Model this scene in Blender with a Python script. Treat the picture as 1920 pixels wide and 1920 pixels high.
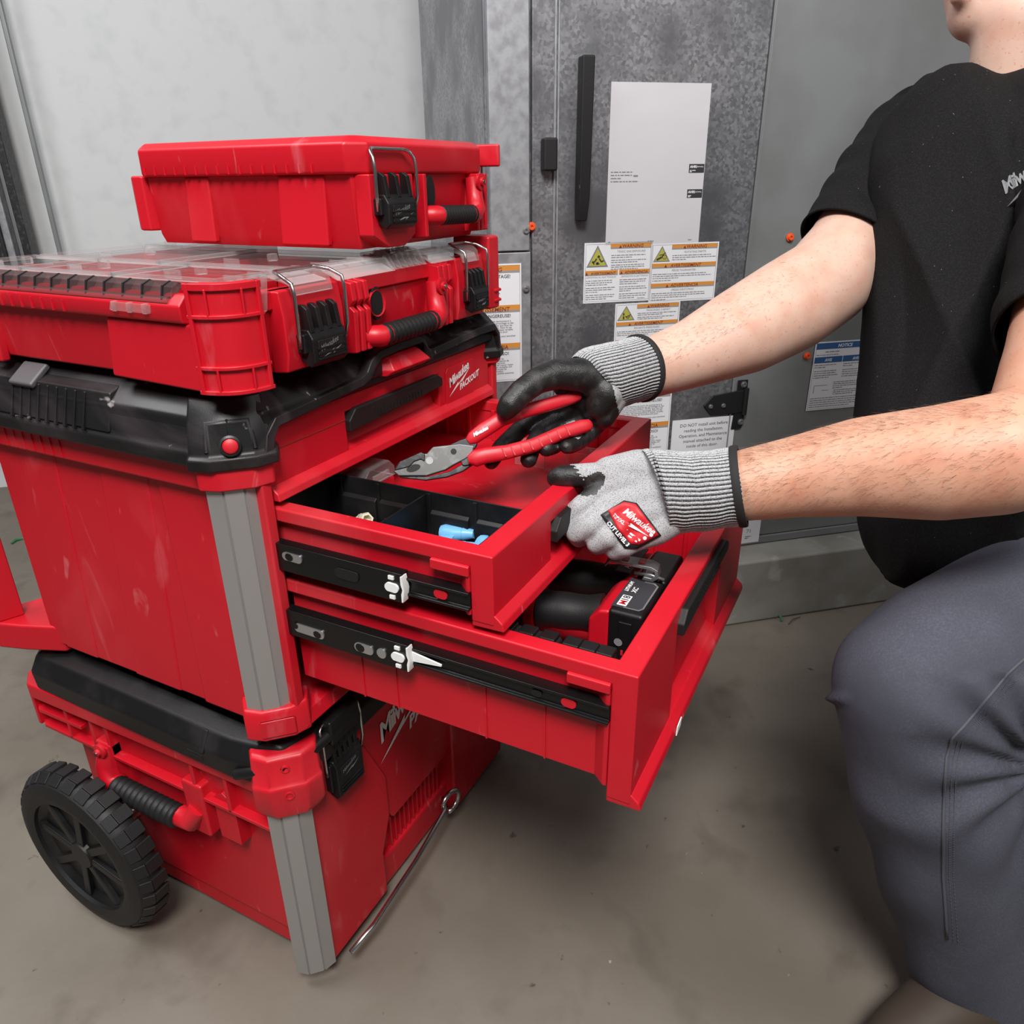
import bpy, bmesh, math, random
import numpy as np
from mathutils import Vector, Matrix
random.seed(7); rng = np.random.default_rng(7)
scene = bpy.context.scene
for o in list(bpy.data.objects): bpy.data.objects.remove(o)
COL = scene.collection

# ------------------------------------------------------------------ camera
ZO = 0.77                                   # floor is z = 0; box heights below are given from the upper drawer's lower lip
CAMP = np.array([-0.5582, -0.5880, 0.32655 + ZO])
CR = np.array([0.45541517, -0.89020651, -0.0113752])
CU = np.array([0.36740669, 0.17629027, 0.9131999])
CF = np.array([0.81093116, 0.42006442, -0.40735309])
FPX = 1410.13
cd = bpy.data.cameras.new('camera'); cam = bpy.data.objects.new('camera', cd); COL.objects.link(cam)
m = Matrix([[CR[i], CU[i], -CF[i], CAMP[i]] for i in range(3)] + [[0, 0, 0, 1]])
cam.matrix_world = m
cd.sensor_width = 36; cd.sensor_fit = 'HORIZONTAL'; cd.lens = FPX / 1920 * 36; cd.clip_start = 0.02
scene.camera = cam

# ------------------------------------------------------------------ world, lamps, exposure
w = bpy.data.worlds.new('room_light'); scene.world = w; w.use_nodes = True
bg = w.node_tree.nodes['Background']; bg.inputs[0].default_value = (0.93, 0.96, 1.0, 1); bg.inputs[1].default_value = 0.10
def area(name, loc, target, sx, sy, power, col=(1, 1, 1)):
    l = bpy.data.lights.new(name, 'AREA'); l.shape = 'RECTANGLE'; l.size = sx; l.size_y = sy; l.energy = power; l.color = col
    o = bpy.data.objects.new(name, l); COL.objects.link(o); o.location = loc
    o.rotation_euler = (Vector(target) - Vector(loc)).to_track_quat('-Z', 'Y').to_euler(); return o
area('ceiling_lamp', (-1.45, -1.05, 3.2), (0.5, -0.15, 0.6), 1.0, 0.9, 170, (1, 0.985, 0.96))
area('ceiling_lamp', (0.3, -2.3, 2.8), (0.9, -0.2, 0.7), 1.2, 0.8, 22, (1, 0.985, 0.96))
area('ceiling_lamp', (-0.6, 1.2, 2.9), (0.2, 0.8, 0.5), 1.2, 0.8, 55, (0.97, 0.98, 1))
scene.view_settings.view_transform = 'Standard'; scene.view_settings.look = 'None'
scene.view_settings.exposure = -0.32; scene.view_settings.gamma = 1.0; scene.view_settings.use_curve_mapping = False

# ------------------------------------------------------------------ helpers
def ray(x, y): return CF + CR * (x - 960) / FPX - CU * (y - 960) / FPX
def at(x, y, d):                            # a point of the place seen at (x, y), d metres in front of the lens
    return CAMP + ray(x, y) * d
def R3(v): return np.array(v, float)

class MB:
    def __init__(s): s.V = []; s.F = []
    def add(s, V, F):
        b = len(s.V); s.V += [tuple(map(float, v)) for v in V]; s.F += [tuple(i + b for i in f) for f in F]; return s
    def box(s, x0, y0, z0, x1, y1, z1):
        V = [(x, y, z) for z in (z0, z1) for y in (y0, y1) for x in (x0, x1)]
        return s.add(V, [(0, 2, 3, 1), (4, 5, 7, 6), (0, 1, 5, 4), (2, 6, 7, 3), (0, 4, 6, 2), (1, 3, 7, 5)])
    def obox(s, c, U, V, N, a, b, t):       # centre, unit axes, half sizes
        c, U, V, N = map(R3, (c, U, V, N)); P = []
        for k in (-1, 1):
            for j in (-1, 1):
                for i in (-1, 1): P.append(c + U * a * i + V * b * j + N * t * k)
        return s.add(P, [(0, 2, 3, 1), (4, 5, 7, 6), (0, 1, 5, 4), (2, 6, 7, 3), (0, 4, 6, 2), (1, 3, 7, 5)])
    def prism(s, pts, axis, a, b):          # polygon in the two other axes, extruded along axis
        n = len(pts); P = []
        for t in (a, b):
            for p, q in pts:
                P.append({'x': (t, p, q), 'y': (p, t, q), 'z': (p, q, t)}[axis])
        return s.add(P, [tuple(range(n)), tuple(range(2 * n - 1, n - 1, -1))] + [(i, (i + 1) % n, n + (i + 1) % n, n + i) for i in range(n)])
    def plate(s, pts, fr, h0, h1):          # polygon in a frame (O,U,V,N), from height h0 to h1
        O, U, V, N = fr; n = len(pts)
        P = [O + U * p + V * q + N * h for h in (h0, h1) for p, q in pts]
        return s.add(P, [tuple(range(n)), tuple(range(2 * n - 1, n - 1, -1))] + [(i, (i + 1) % n, n + (i + 1) % n, n + i) for i in range(n)])
    def loft(s, rings, cap=True, close=False):
        n = len(rings[0]); P = [p for r in rings for p in r]; F = []
        m_ = len(rings)
        for k in range(m_ - 1 + (1 if close else 0)):
            a, b = k * n, ((k + 1) % m_) * n
            F += [(a + i, a + (i + 1) % n, b + (i + 1) % n, b + i) for i in range(n)]
        if cap and not close: F += [tuple(range(n - 1, -1, -1)), tuple((m_ - 1) * n + i for i in range(n))]
        return s.add(P, F)
    def tube(s, path, r, n=10, close=False):
        path = [R3(p) for p in path]; m_ = len(path)
        rr = r if hasattr(r, '__len__') else [r] * m_
        rings = []; up = None
        for i, p in enumerate(path):
            t = path[(i + 1) % m_] - path[i - 1] if close else path[min(i + 1, m_ - 1)] - path[max(i - 1, 0)]
            t = t / (np.linalg.norm(t) + 1e-12)
            if up is None:
                up = np.array([0, 0, 1.]) if abs(t[2]) < .9 else np.array([1., 0, 0])
            a = np.cross(t, up); a /= np.linalg.norm(a); b = np.cross(a, t); up = b
            rings.append([p + rr[i] * (a * math.cos(2 * math.pi * k / n) + b * math.sin(2 * math.pi * k / n)) for k in range(n)])
        return s.loft(rings, True, close)
    def lathe(s, prof, c, ax, n=24, ringed=False):        # profile of (radius, height) about axis vector ax through c
        c, ax = R3(c), R3(ax) / np.linalg.norm(ax)
        a = np.cross(ax, [0, 0, 1.]) if abs(ax[2]) < .9 else np.cross(ax, [1., 0, 0]); a /= np.linalg.norm(a); b = np.cross(ax, a)
        return s.loft([[c + ax * h + rad * (a * math.cos(2 * math.pi * k / n) + b * math.sin(2 * math.pi * k / n)) for k in range(n)] for rad, h in prof], not ringed, ringed)
    def build(s, name, mat, parent=None, bevel=0, seg=2, smooth=40, rel=True, label=None, kind=None):
        V = np.array(s.V, float)
        if rel: V = V + [0, 0, ZO]
        return mesh_obj(name, V, s.F, mat, parent, bevel, seg, smooth, label, kind)

ROOTS = {}
def off(o):
    v = np.zeros(3)
    while o: v = v + np.array(o.location); o = o.parent
    return v
def mesh_obj(name, V, F, mat, parent=None, bevel=0, seg=2, smooth=40, label=None, kind=None, fix=True):
    V = np.array(V, float)
    while parent and parent.parent and parent.parent.parent: parent = parent.parent      # thing > part > sub-part, no deeper
    if parent is None:
        loc = np.array([V[:, 0].mean(), V[:, 1].mean(), V[:, 2].min()]); base = loc
    else: loc = np.zeros(3); base = off(parent)
    me = bpy.data.meshes.new(name); me.from_pydata((V - base).tolist(), [], F)
    if fix:
        bm = bmesh.new(); bm.from_mesh(me); bmesh.ops.recalc_face_normals(bm, faces=bm.faces); bm.to_mesh(me); bm.free()
    mats = mat if isinstance(mat, (list, tuple)) else [mat]
    for k in mats: me.materials.append(k)
    o = bpy.data.objects.new(name, me); COL.objects.link(o); o.location = loc
    if smooth: 
        me.polygons.foreach_set('use_smooth', [True] * len(me.polygons))
        if not bevel and smooth < 180: me.set_sharp_from_angle(angle=math.radians(smooth))
    if bevel:
        b = o.modifiers.new('edge', 'BEVEL'); b.width = bevel; b.segments = seg; b.limit_method = 'ANGLE'; b.angle_limit = math.radians(30); b.harden_normals = True
    if parent: o.parent = parent
    if label: o['label'] = label
    if kind: o['kind'] = kind
    return o
def thing(name, label, cat, loc, group=None):
    o = bpy.data.objects.new(name, None); COL.objects.link(o); o.location = loc; o.empty_display_size = .05
    o['label'] = label; o['category'] = cat
    if group: o['group'] = group
    return o
def tag(o, label, cat, group=None):
    o['label'] = label; o['category'] = cat
    if group: o['group'] = group
    return o

def text2d(txt, size, shear=0., bold=0., align='LEFT', sx=1., space=1.):
    cu = bpy.data.curves.new('t', 'FONT'); cu.body = txt; cu.size = size; cu.shear = shear; cu.offset = bold; cu.align_x = align
    cu.resolution_u = 2; cu.space_character = space
    ob = bpy.data.objects.new('t', cu); me = bpy.data.meshes.new_from_object(ob)
    V = [(v.co.x * sx, v.co.y) for v in me.vertices]; F = [tuple(p.vertices) for p in me.polygons]
    bpy.data.objects.remove(ob); bpy.data.curves.remove(cu); bpy.data.meshes.remove(me)
    return V, F
def print_text(items, fr, name, mat, parent, h=.0006, label=None, warp=None):   # items: (text, u, v, size, opts)
    O, U, V, N = fr; P = []; F = []
    for it in items:
        if it[0] == 'poly':
            pts = it[1]; b = len(P); P += [O + U * p + V * q + N * h for p, q in pts]; F.append(tuple(range(b, b + len(pts))))
            continue
        t, u, v, size = it[:4]; op = it[4] if len(it) > 4 else {}
        ang = op.pop('ang', 0) if isinstance(op, dict) else 0
        V2, F2 = text2d(t, size, **op); b = len(P); ca, sa = math.cos(ang), math.sin(ang)
        for x, y in V2:
            xx, yy = u + x * ca - y * sa, v + x * sa + y * ca
            P.append(O + U * xx + V * yy + N * h)
        F += [tuple(i + b for i in f) for f in F2]
    if warp: P = [warp(p) for p in P]
    return mesh_obj(name, P, F, mat, parent, smooth=0, label=label, fix=False, kind='stuff' if name == 'print' else None)
def dashes(u0, u1, v, size, n, lead, fill=1.0):    # rows too small to read: word-long strokes
    out = []
    for k in range(n):
        u = u0; end = u1 if k < n - 1 else u0 + (u1 - u0) * random.uniform(.3, .8)
        end = min(end, u0 + (u1 - u0) * random.uniform(.86, 1.0))
        while u < end:
            wd = random.uniform(.7, 3.0) * size
            e = min(u + wd, end)
            out.append(('poly', [(u, v - k * lead), (e, v - k * lead), (e, v - k * lead + size * .42), (u, v - k * lead + size * .42)]))
            u = e + size * .4
    return out
def logo_items(u, v, s, bolt_first=False, word2=None):   # slanted script wordmark, s = letter height, with a bolt under it
    it = [('Milwaukee', u, v, s * 1.15, dict(shear=.38, bold=s * .028, sx=.86, space=.86, ang=.30))]
    c, d = math.cos(.30), math.sin(.30)
    def p(x, y): return (u + (x * c - y * d) * s, v + (x * d + y * c) * s)
    it.append(('poly', [p(-.35, -.75), p(1.55, -.22), p(1.45, -.42), p(3.9, -.02), p(2.0, -.62), p(2.1, -.44)]))
    if word2: it.append((word2, u + s * 1.75, v - s * .62, s * .78, dict(shear=.3, bold=s * .03, ang=.18)))
    return it

# ------------------------------------------------------------------ materials
M = {}
def mat(name, col, rough=.5, metal=0., **kw):
    m = bpy.data.materials.new(name); m.use_nodes = True; b = m.node_tree.nodes['Principled BSDF']
    b.inputs['Base Color'].default_value = (*col, 1); b.inputs['Roughness'].default_value = rough; b.inputs['Metallic'].default_value = metal
    for k, v in kw.items(): b.inputs[k].default_value = v
    M[name] = m; return m
def nodes(m): return m.node_tree.nodes, m.node_tree.links, m.node_tree.nodes['Principled BSDF']
def noise_mix(m, c2, scale=20, lo=.45, hi=.65, detail=6, stretch=None, rough2=None, dist=0., coord='Object'):
    N, L, b = nodes(m); tc = N.new('ShaderNodeTexCoord'); src = tc.outputs[coord]
    if stretch:
        mp = N.new('ShaderNodeMapping'); mp.inputs['Scale'].default_value = stretch; L.new(src, mp.inputs[0]); src = mp.outputs[0]
    nz = N.new('ShaderNodeTexNoise'); nz.inputs['Scale'].default_value = scale; nz.inputs['Detail'].default_value = detail; nz.inputs['Distortion'].default_value = dist
    L.new(src, nz.inputs['Vector'])
    mr = N.new('ShaderNodeMapRange'); mr.inputs[1].default_value = lo; mr.inputs[2].default_value = hi; L.new(nz.outputs[0], mr.inputs[0])
    mx = N.new('ShaderNodeMix'); mx.data_type = 'RGBA'
    old = b.inputs['Base Color'].links[0].from_socket if b.inputs['Base Color'].links else None
    if old: L.new(old, mx.inputs[6])
    else: mx.inputs[6].default_value = b.inputs['Base Color'].default_value
    mx.inputs[7].default_value = (*c2, 1); L.new(mr.outputs[0], mx.inputs[0]); L.new(mx.outputs[2], b.inputs['Base Color'])
    if rough2 is not None:
        m2 = N.new('ShaderNodeMapRange'); m2.inputs[3].default_value = b.inputs['Roughness'].default_value; m2.inputs[4].default_value = rough2
        L.new(mr.outputs[0], m2.inputs[0]); L.new(m2.outputs[0], b.inputs['Roughness'])
    return m
def bump(m, scale, strength, dist=.001, tex='noise', stretch=None, detail=4):
    N, L, b = nodes(m); tc = N.new('ShaderNodeTexCoord'); src = tc.outputs['Object']
    if stretch:
        mp = N.new('ShaderNodeMapping'); mp.inputs['Scale'].default_value = stretch; L.new(src, mp.inputs[0]); src = mp.outputs[0]
    nz = N.new('ShaderNodeTexVoronoi' if tex == 'voronoi' else 'ShaderNodeTexNoise'); nz.inputs['Scale'].default_value = scale
    if tex == 'noise': nz.inputs['Detail'].default_value = detail
    L.new(src, nz.inputs['Vector'])
    bp = N.new('ShaderNodeBump'); bp.inputs['Strength'].default_value = strength; bp.inputs['Distance'].default_value = dist
    L.new(nz.outputs[0], bp.inputs['Height'])
    if b.inputs['Normal'].links: L.new(b.inputs['Normal'].links[0].from_socket, bp.inputs['Normal'])
    L.new(bp.outputs[0], b.inputs['Normal']); return m

red = mat('red_plastic', (.53, .005, .016), .42)
noise_mix(red, (.60, .04, .05), 6, .56, .80, 8, stretch=(1, 1, .55), rough2=.62, dist=.4); noise_mix(red, (.66, .15, .16), 26, .67, .80, 10, stretch=(1, 1, .35), dist=1.2); noise_mix(red, (.60, .11, .13), 7, .66, .80, 12, stretch=(1.6, 1.6, .35), dist=1.5); bump(red, 900, .06)
blk = mat('black_plastic', (.006, .006, .0065), .42, **{'Specular IOR Level': .35}); noise_mix(blk, (.016, .014, .015), 14, .5, .75, 8, rough2=.55); bump(blk, 1200, .15)
lidm = mat('scuffed_black_plastic', (.008, .0075, .008), .40, **{'Specular IOR Level': .4})
noise_mix(lidm, (.045, .034, .037), 9, .5, .75, 10, stretch=(2, .6, 1), rough2=.62, dist=.6); noise_mix(lidm, (.30, .27, .27), 60, .69, .76, 4, stretch=(1.5, .5, 1)); bump(lidm, 900, .12)
tabm = mat('sheen_grey_plastic', (.075, .07, .075), .5)  # grey base colour paints in the reflection on the upward-facing lid tab
rub = mat('black_rubber', (.009, .0085, .009), .55, **{'Specular IOR Level': .4}); bump(rub, 700, .2)
alu = mat('grey_anodised_aluminium', (.40, .385, .375), .38, .55); bump(alu, 300, .05, stretch=(1, 1, .02))
zinc = mat('zinc_wire', (.55, .55, .55), .25, 1.0)
steel = mat('bare_steel', (.34, .34, .345), .46, .85); noise_mix(steel, (.25, .25, .26), 60, .45, .7, 5)
jawm = mat('forged_steel', (.15, .148, .145), .45, .7); noise_mix(jawm, (.24, .235, .23), 70, .5, .72, 6)
dsteel = mat('dark_steel', (.055, .055, .058), .42, .75); noise_mix(dsteel, (.12, .12, .12), 80, .5, .7, 5)
railm = mat('black_coated_rail', (.006, .006, .0065), .28, .2)
slotm = mat('bright_rail_steel', (.62, .63, .65), .32, .9)
white = mat('white_plastic', (.80, .80, .79), .45)
cream = mat('cream_plastic', (.72, .67, .52), .4)
blue = mat('blue_plastic', (.16, .42, .72), .35)
orange = mat('orange_plug', (.75, .09, .02), .4)
green = mat('green_plastic', (.02, .16, .06), .5)
twig = mat('dry_twig', (.09, .07, .05), .8)
prw = mat('white_print', (.82, .82, .82), .5)
prb = mat('black_print', (.03, .03, .035), .6)
prd = mat('grey_print', (.20, .20, .21), .6)
prr = mat('dark_red_print', (.22, .03, .01), .6)
stick = mat('white_sticker', (.74, .74, .77), .45)
stickg = mat('pale_grey_sticker', (.58, .57, .60), .38); bump(stickg, 14, .35, .004, detail=1)
sorange = mat('orange_band', (.62, .25, .045), .5)
sgrey = mat('grey_band', (.30, .27, .25), .5)
syel = mat('olive_yellow', (.42, .39, .06), .5)
sblue = mat('blue_band', (.03, .10, .27), .5)
glovel = mat('patch_red', (.55, .012, .02), .5)
glovek = mat('patch_black', (.012, .012, .013), .5)
def clear(name, col, fac, rough=.12):
    m = mat(name, col, rough); N, L, b = nodes(m); out = N['Material Output']
    tr = N.new('ShaderNodeBsdfTransparent'); mx = N.new('ShaderNodeMixShader'); fr = N.new('ShaderNodeFresnel'); fr.inputs[0].default_value = 1.22
    ad = N.new('ShaderNodeMath'); ad.operation = 'ADD'; ad.inputs[1].default_value = fac; ad.use_clamp = True
    fm = N.new('ShaderNodeMath'); fm.operation = 'MULTIPLY'; fm.inputs[1].default_value = .45; L.new(fr.outputs[0], fm.inputs[0]); L.new(fm.outputs[0], ad.inputs[0]); L.new(ad.outputs[0], mx.inputs[0]); L.new(tr.outputs[0], mx.inputs[1]); L.new(b.outputs[0], mx.inputs[2]); L.new(mx.outputs[0], out.inputs[0]); return m
clr = clear('clear_plastic', (.10, .09, .09), .02); smoke = clear('smoky_clear_plastic', (.10, .06, .06), .45, .25)
clr2 = clear('frosted_clear_plastic', (.55, .53, .53), .12, .2)
# galvanised sheet: spangles
galv = mat('galvanised_sheet', (.25, .26, .275), .42, .72)
N, L, b = nodes(galv); tc = N.new('ShaderNodeTexCoord'); vo = N.new('ShaderNodeTexVoronoi'); vo.inputs['Scale'].default_value = 170; L.new(tc.outputs['Object'], vo.inputs['Vector'])
cr = N.new('ShaderNodeMapRange'); cr.inputs[3].default_value = .20; cr.inputs[4].default_value = .40; sp = N.new('ShaderNodeSeparateColor'); L.new(vo.outputs['Color'], sp.inputs[0]); L.new(sp.outputs[0], cr.inputs[0])
cc = N.new('ShaderNodeCombineColor'); mu = N.new('ShaderNodeMath'); mu.operation = 'MULTIPLY'; mu.inputs[1].default_value = 1.06
L.new(cr.outputs[0], cc.inputs[0]); L.new(cr.outputs[0], cc.inputs[1]); L.new(cr.outputs[0], mu.inputs[0]); L.new(mu.outputs[0], cc.inputs[2]); L.new(cc.outputs[0], b.inputs['Base Color'])
noise_mix(galv, (.17, .17, .185), 7, .42, .62, 6)
galv2 = mat('bright_galvanised_sheet', (.42, .43, .45), .45, .6); noise_mix(galv2, (.30, .30, .32), 45, .4, .65, 8); bump(galv2, 5, .1, .004)
paintg = mat('grey_painted_sheet', (.27, .28, .285), .38, .35); noise_mix(paintg, (.22, .225, .225), 5, .4, .65, 5)
# concrete floor
conc = mat('stained_concrete', (.150, .126, .100), .62)
noise_mix(conc, (.195, .170, .140), 3.0, .40, .66, 10, dist=.2); noise_mix(conc, (.100, .082, .064), 8, .54, .78, 10, dist=.3); noise_mix(conc, (.05, .044, .04), 34, .70, .76, 5); noise_mix(conc, (.34, .32, .29), 60, .74, .80, 3); bump(conc, 60, .25, .002)
padm = mat('pad_concrete', (.27, .26, .235), .75); noise_mix(padm, (.20, .19, .165), 6, .42, .62, 8); noise_mix(padm, (.36, .355, .34), 14, .6, .75, 6); bump(padm, 80, .3, .002)
wallm = mat('pale_wall', (.60, .61, .615), .7); noise_mix(wallm, (.53, .54, .55), 14, .5, .8, 9)
# cloth and skin
def fabric(m, scale, c2, lo, hi):
    noise_mix(m, c2, scale, lo, hi, 3); bump(m, scale * 1.3, .35, .0006); return m
shirt = fabric(mat('black_jersey', (.0085, .008, .0083), .85), 500, (.014, .013, .014), .45, .65); noise_mix(shirt, (.13, .12, .12), 240, .785, .81, 1)
shirt.node_tree.nodes['Principled BSDF'].inputs['Specular IOR Level'].default_value = .12
pants = fabric(mat('slate_twill', (.054, .056, .078), .85), 420, (.078, .080, .106), .4, .7); noise_mix(pants, (.040, .042, .058), 5, .45, .7, 5)
seamm = mat('slate_thread', (.066, .066, .08), .8)
knit = fabric(mat('grey_marl_knit', (.40, .40, .41), .9), 900, (.19, .19, .20), .5, .62)
coat = mat('black_nitrile_coating', (.010, .0095, .0095), .42); noise_mix(coat, (.045, .042, .041), 60, .5, .8, 8, rough2=.55); bump(coat, 90, .35, .002); bump(coat, 700, .6, .0008)
band = mat('black_binding', (.012, .011, .011), .8)
skin = mat('skin', (.64, .42, .33), .5); skin.node_tree.nodes['Principled BSDF'].inputs['Subsurface Weight'].default_value = .12
skin.node_tree.nodes['Principled BSDF'].inputs['Subsurface Radius'].default_value = (.012, .005, .003)
noise_mix(skin, (.60, .33, .245), 22, .45, .68, 6); noise_mix(skin, (.57, .29, .21), 210, .62, .73, 2); bump(skin, 350, .18, .0008)
N, L, b = nodes(skin); an = N.new('ShaderNodeAttribute'); an.attribute_name = 'tan'; mx = N.new('ShaderNodeMix'); mx.data_type = 'RGBA'; mx.blend_type = 'MULTIPLY'
mx.inputs[7].default_value = (.97, .79, .68, 1); L.new(an.outputs['Fac'], mx.inputs[0]); L.new(b.inputs['Base Color'].links[0].from_socket, mx.inputs[6]); L.new(mx.outputs[2], b.inputs['Base Color'])
hairm = mat('brown_arm_hair', (.10, .05, .028), .6)
hair2 = mat('brown_head_hair', (.035, .022, .014), .6); bump(hair2, 400, .8, .002)
bootm = mat('brown_boot_leather', (.05, .035, .025), .6)
# knit cuff: dark furrows run along the arm (u = angle round the cuff)
cuffm = mat('ribbed_marl_knit', (.42, .42, .43), .9)
N, L, b = nodes(cuffm); uv = N.new('ShaderNodeUVMap'); sx = N.new('ShaderNodeSeparateXYZ'); L.new(uv.outputs[0], sx.inputs[0])
mm = N.new('ShaderNodeMath'); mm.operation = 'FRACT'; L.new(sx.outputs[0], mm.inputs[0])
gt = N.new('ShaderNodeMath'); gt.operation = 'GREATER_THAN'; gt.inputs[1].default_value = .60; L.new(mm.outputs[0], gt.inputs[0])
mx = N.new('ShaderNodeMix'); mx.data_type = 'RGBA'; mx.inputs[6].default_value = (.42, .42, .43, 1); mx.inputs[7].default_value = (.018, .018, .02, 1)
L.new(gt.outputs[0], mx.inputs[0]); L.new(mx.outputs[2], b.inputs['Base Color']); noise_mix(cuffm, (.16, .16, .165), 900, .52, .62, 2)

# ================================================================== SETTING
WD = R3((.656, -.755, 0)); WD /= np.linalg.norm(WD); WN = R3((-WD[1], WD[0], 0)) ; WN = R3((.755, .656, 0)); WN /= np.linalg.norm(WN)
WP = R3((1.193, -.293, 0)); UOFF = .09
def wp(s, z, n=0.): return WP + WD * s + WN * (UOFF - n) + R3((0, 0, z))      # n = metres proud of the unit's face
def ws(x, y):                                                                 # where a sight line meets the unit's face
    d = ray(x, y); P = WP + WN * UOFF; t = ((P - CAMP) @ WN) / (d @ WN); q = CAMP + t * d
    return float((q - WP) @ WD), float(q[2])
def struct(o): o['kind'] = 'structure'; return o
b = MB(); b.box(-3.0, -3.2, -.05, 4.0, 4.0, 0); struct(b.build('floor', conc, rel=False, smooth=0))
def wbox(mb, s0, s1, z0, z1, n0, n1):
    P = [wp(s, z, n) for n in (n0, n1) for z in (z0, z1) for s in (s0, s1)]
    return mb.add(P, [(0, 2, 3, 1), (4, 5, 7, 6), (0, 1, 5, 4), (2, 6, 7, 3), (0, 4, 6, 2), (1, 3, 7, 5)])
b = MB(); wbox(b, -4.2, 2.6, 0, 2.6, -1.62, -1.55); struct(b.build('wall_back', wallm, rel=False, smooth=0))
# concrete pad the air handler stands on
b = MB(); wbox(b, -.60, 2.2, 0, .186, -.95, UOFF); o = struct(b.build('trim_1', padm, rel=False, bevel=.008, seg=3)); o['label'] = 'pale concrete pad under the air handler'

# left background: stacked dark and bright channels in front of the pale wall, and a panel joint
def lpt(x, y, offn):
    d = ray(x, y); P = WP + WN * offn; t = ((P - CAMP) @ WN) / (d @ WN); return CAMP + t * d
LO = 1.56
def lbar(name, x0, x1, y, material, thick, label):
    a = float((lpt(x0, y, LO) - WP) @ WD); c = float((lpt(x1, y, LO) - WP) @ WD)
    P = [WP + WD * s + WN * (LO - n) + R3((0, 0, z)) for n in (0, thick) for z in (0, 2.5) for s in (a, c)]
    mb = MB(); mb.add(P, [(0, 2, 3, 1), (4, 5, 7, 6), (0, 1, 5, 4), (2, 6, 7, 3), (0, 4, 6, 2), (1, 3, 7, 5)])
    return mb.build(name, material, rel=False, bevel=.004)
tag(lbar('wall_post', -70, 12, 400, dsteel, .12, ''), 'dark steel post at the left edge of the picture', 'post')
tag(lbar('metal_channel', 12, 27, 400, galv2, .09, ''), 'bright galvanised channel next to the dark left post', 'channel')
tag(lbar('metal_channel', 27, 38, 400, paintg, .05, ''), 'dull grey channel between two dark posts at far left', 'channel')
tag(lbar('wall_post', 38, 53, 400, dsteel, .07, ''), 'slim black post bordering the pale wall panel', 'post')
o = lbar('trim_2', 92, 101, 400, paintg, .018, ''); struct(o); o['label'] = 'vertical joint strip on the pale wall'

# ------------------------------------------------------------------ air handler cabinet
sA, sB, sC = ws(992, 500)[0], ws(1040, 500)[0], ws(1398, 520)[0]
ah = thing('air_handler', 'grey galvanised air handler cabinet with label stickers standing on concrete pad', 'air handler', tuple(wp(.5, .186, -.3)))
b = MB(); wbox(b, -.58, 2.2, .186, 2.35, -.85, -.012); b.build('cabinet', galv, ah, rel=False, bevel=.003)
b = MB(); wbox(b, -.575, sA, .955, 2.3, -.02, .006); b.build('side_panel', galv2, ah, rel=False, bevel=.002, label='bright spangled upper corner panel')
b = MB(); wbox(b, -.575, sA + .003, .215, .952, -.02, .004); b.build('side_panel', galv2, ah, rel=False, bevel=.002, label='lower corner panel with voltage sticker')
b = MB(); wbox(b, sA + .006, sC - .004, .21, 2.3, -.02, 0); b.build('door_panel', galv, ah, rel=False, bevel=.003)
b = MB(); wbox(b, sC + .002, 2.2, .21, 2.3, -.02, -.002); b.build('right_panel', paintg, ah, rel=False, bevel=.003, label='smooth grey panel')
b = MB(); wbox(b, -.575, 2.2, .188, .209, -.02, .002); b.build('base_rail', paintg, ah, rel=False, bevel=.002)
for s_, wd, hh in ((sB - .006, .004, .006), (sB + .001, .004, .004), (sC - .003, .003, .003)):
    b = MB(); wbox(b, s_, s_ + wd, .21, 2.3, -.004, hh); b.build('seam_strip', galv2 if s_ < sC - .01 else paintg, ah, rel=False, bevel=.0012)
# door pull: a black bar hanging by the seam, and the end of a latch above it
s0, z0 = ws(1076, 418); s1 = ws(1094, 400)[0]
b = MB(); b.loft([[wp(s0, z0 + .004, .004), wp(s1, z0 + .004, .004), wp(s1, z0 + .004, .026), wp(s0, z0 + .004, .026)], [wp(s0 - .001, z0 + .05, .004), wp(s1 + .002, z0 + .05, .004), wp(s1 + .002, z0 + .05, .034), wp(s0 - .001, z0 + .05, .034)],
        [wp(s0, z0 + .3, .004), wp(s1 + .005, z0 + .3, .004), wp(s1 + .005, z0 + .3, .034), wp(s0, z0 + .3, .034)]])
dh = b.build('door_handle', rub, ah, rel=False, bevel=.003)
se, ze = ws(1087, 352)
print_text([('E', 0, 0, .017, dict(align='CENTER', ang=math.pi / 2, shear=.2))], (wp(se, ze, .0325), WD, R3((0, 0, 1)), -WN), 'embossed_letter', prd, dh)
s0, z0 = ws(1012, 321); s1 = ws(1038, 321)[0]
b = MB(); wbox(b, s0, s1, z0, z0 + .06, .004, .03); b.build('latch_end', rub, ah, rel=False, bevel=.004)
# strap hinge
hs, hz = ws(1318, 760); he = ws(1398, 745)[0]; s1_, zt_ = ws(1390, 712); _, zb_ = ws(1385, 800)
b = MB(); fr = (wp(0, 0), WD, R3((0, 0, 1)), -WN)
b.plate([(hs, hz), (hs + .022, hz + .023), (he - .03, hz + .030), (he, hz + .030), (he, hz - .022), (he - .03, hz - .026), (hs + .020, hz - .024)], fr, .001, .006)
hg = b.build('strap_hinge', rub, ah, rel=False, bevel=.001)
b = MB(); b.plate([(he - .032, zb_ - .004), (he - .006, zb_ - .004), (he, zb_ + .01), (he, zt_), (he - .027, zt_), (he - .027, hz)], fr, .001, .004); b.build('hinge_leaf', rub, hg, rel=False, bevel=.001)
b = MB(); b.tube([wp(he - .004, hz - .03, .008), wp(he - .004, hz + .036, .008)], .006, 12); b.build('hinge_pin', rub, hg, rel=False)
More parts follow.
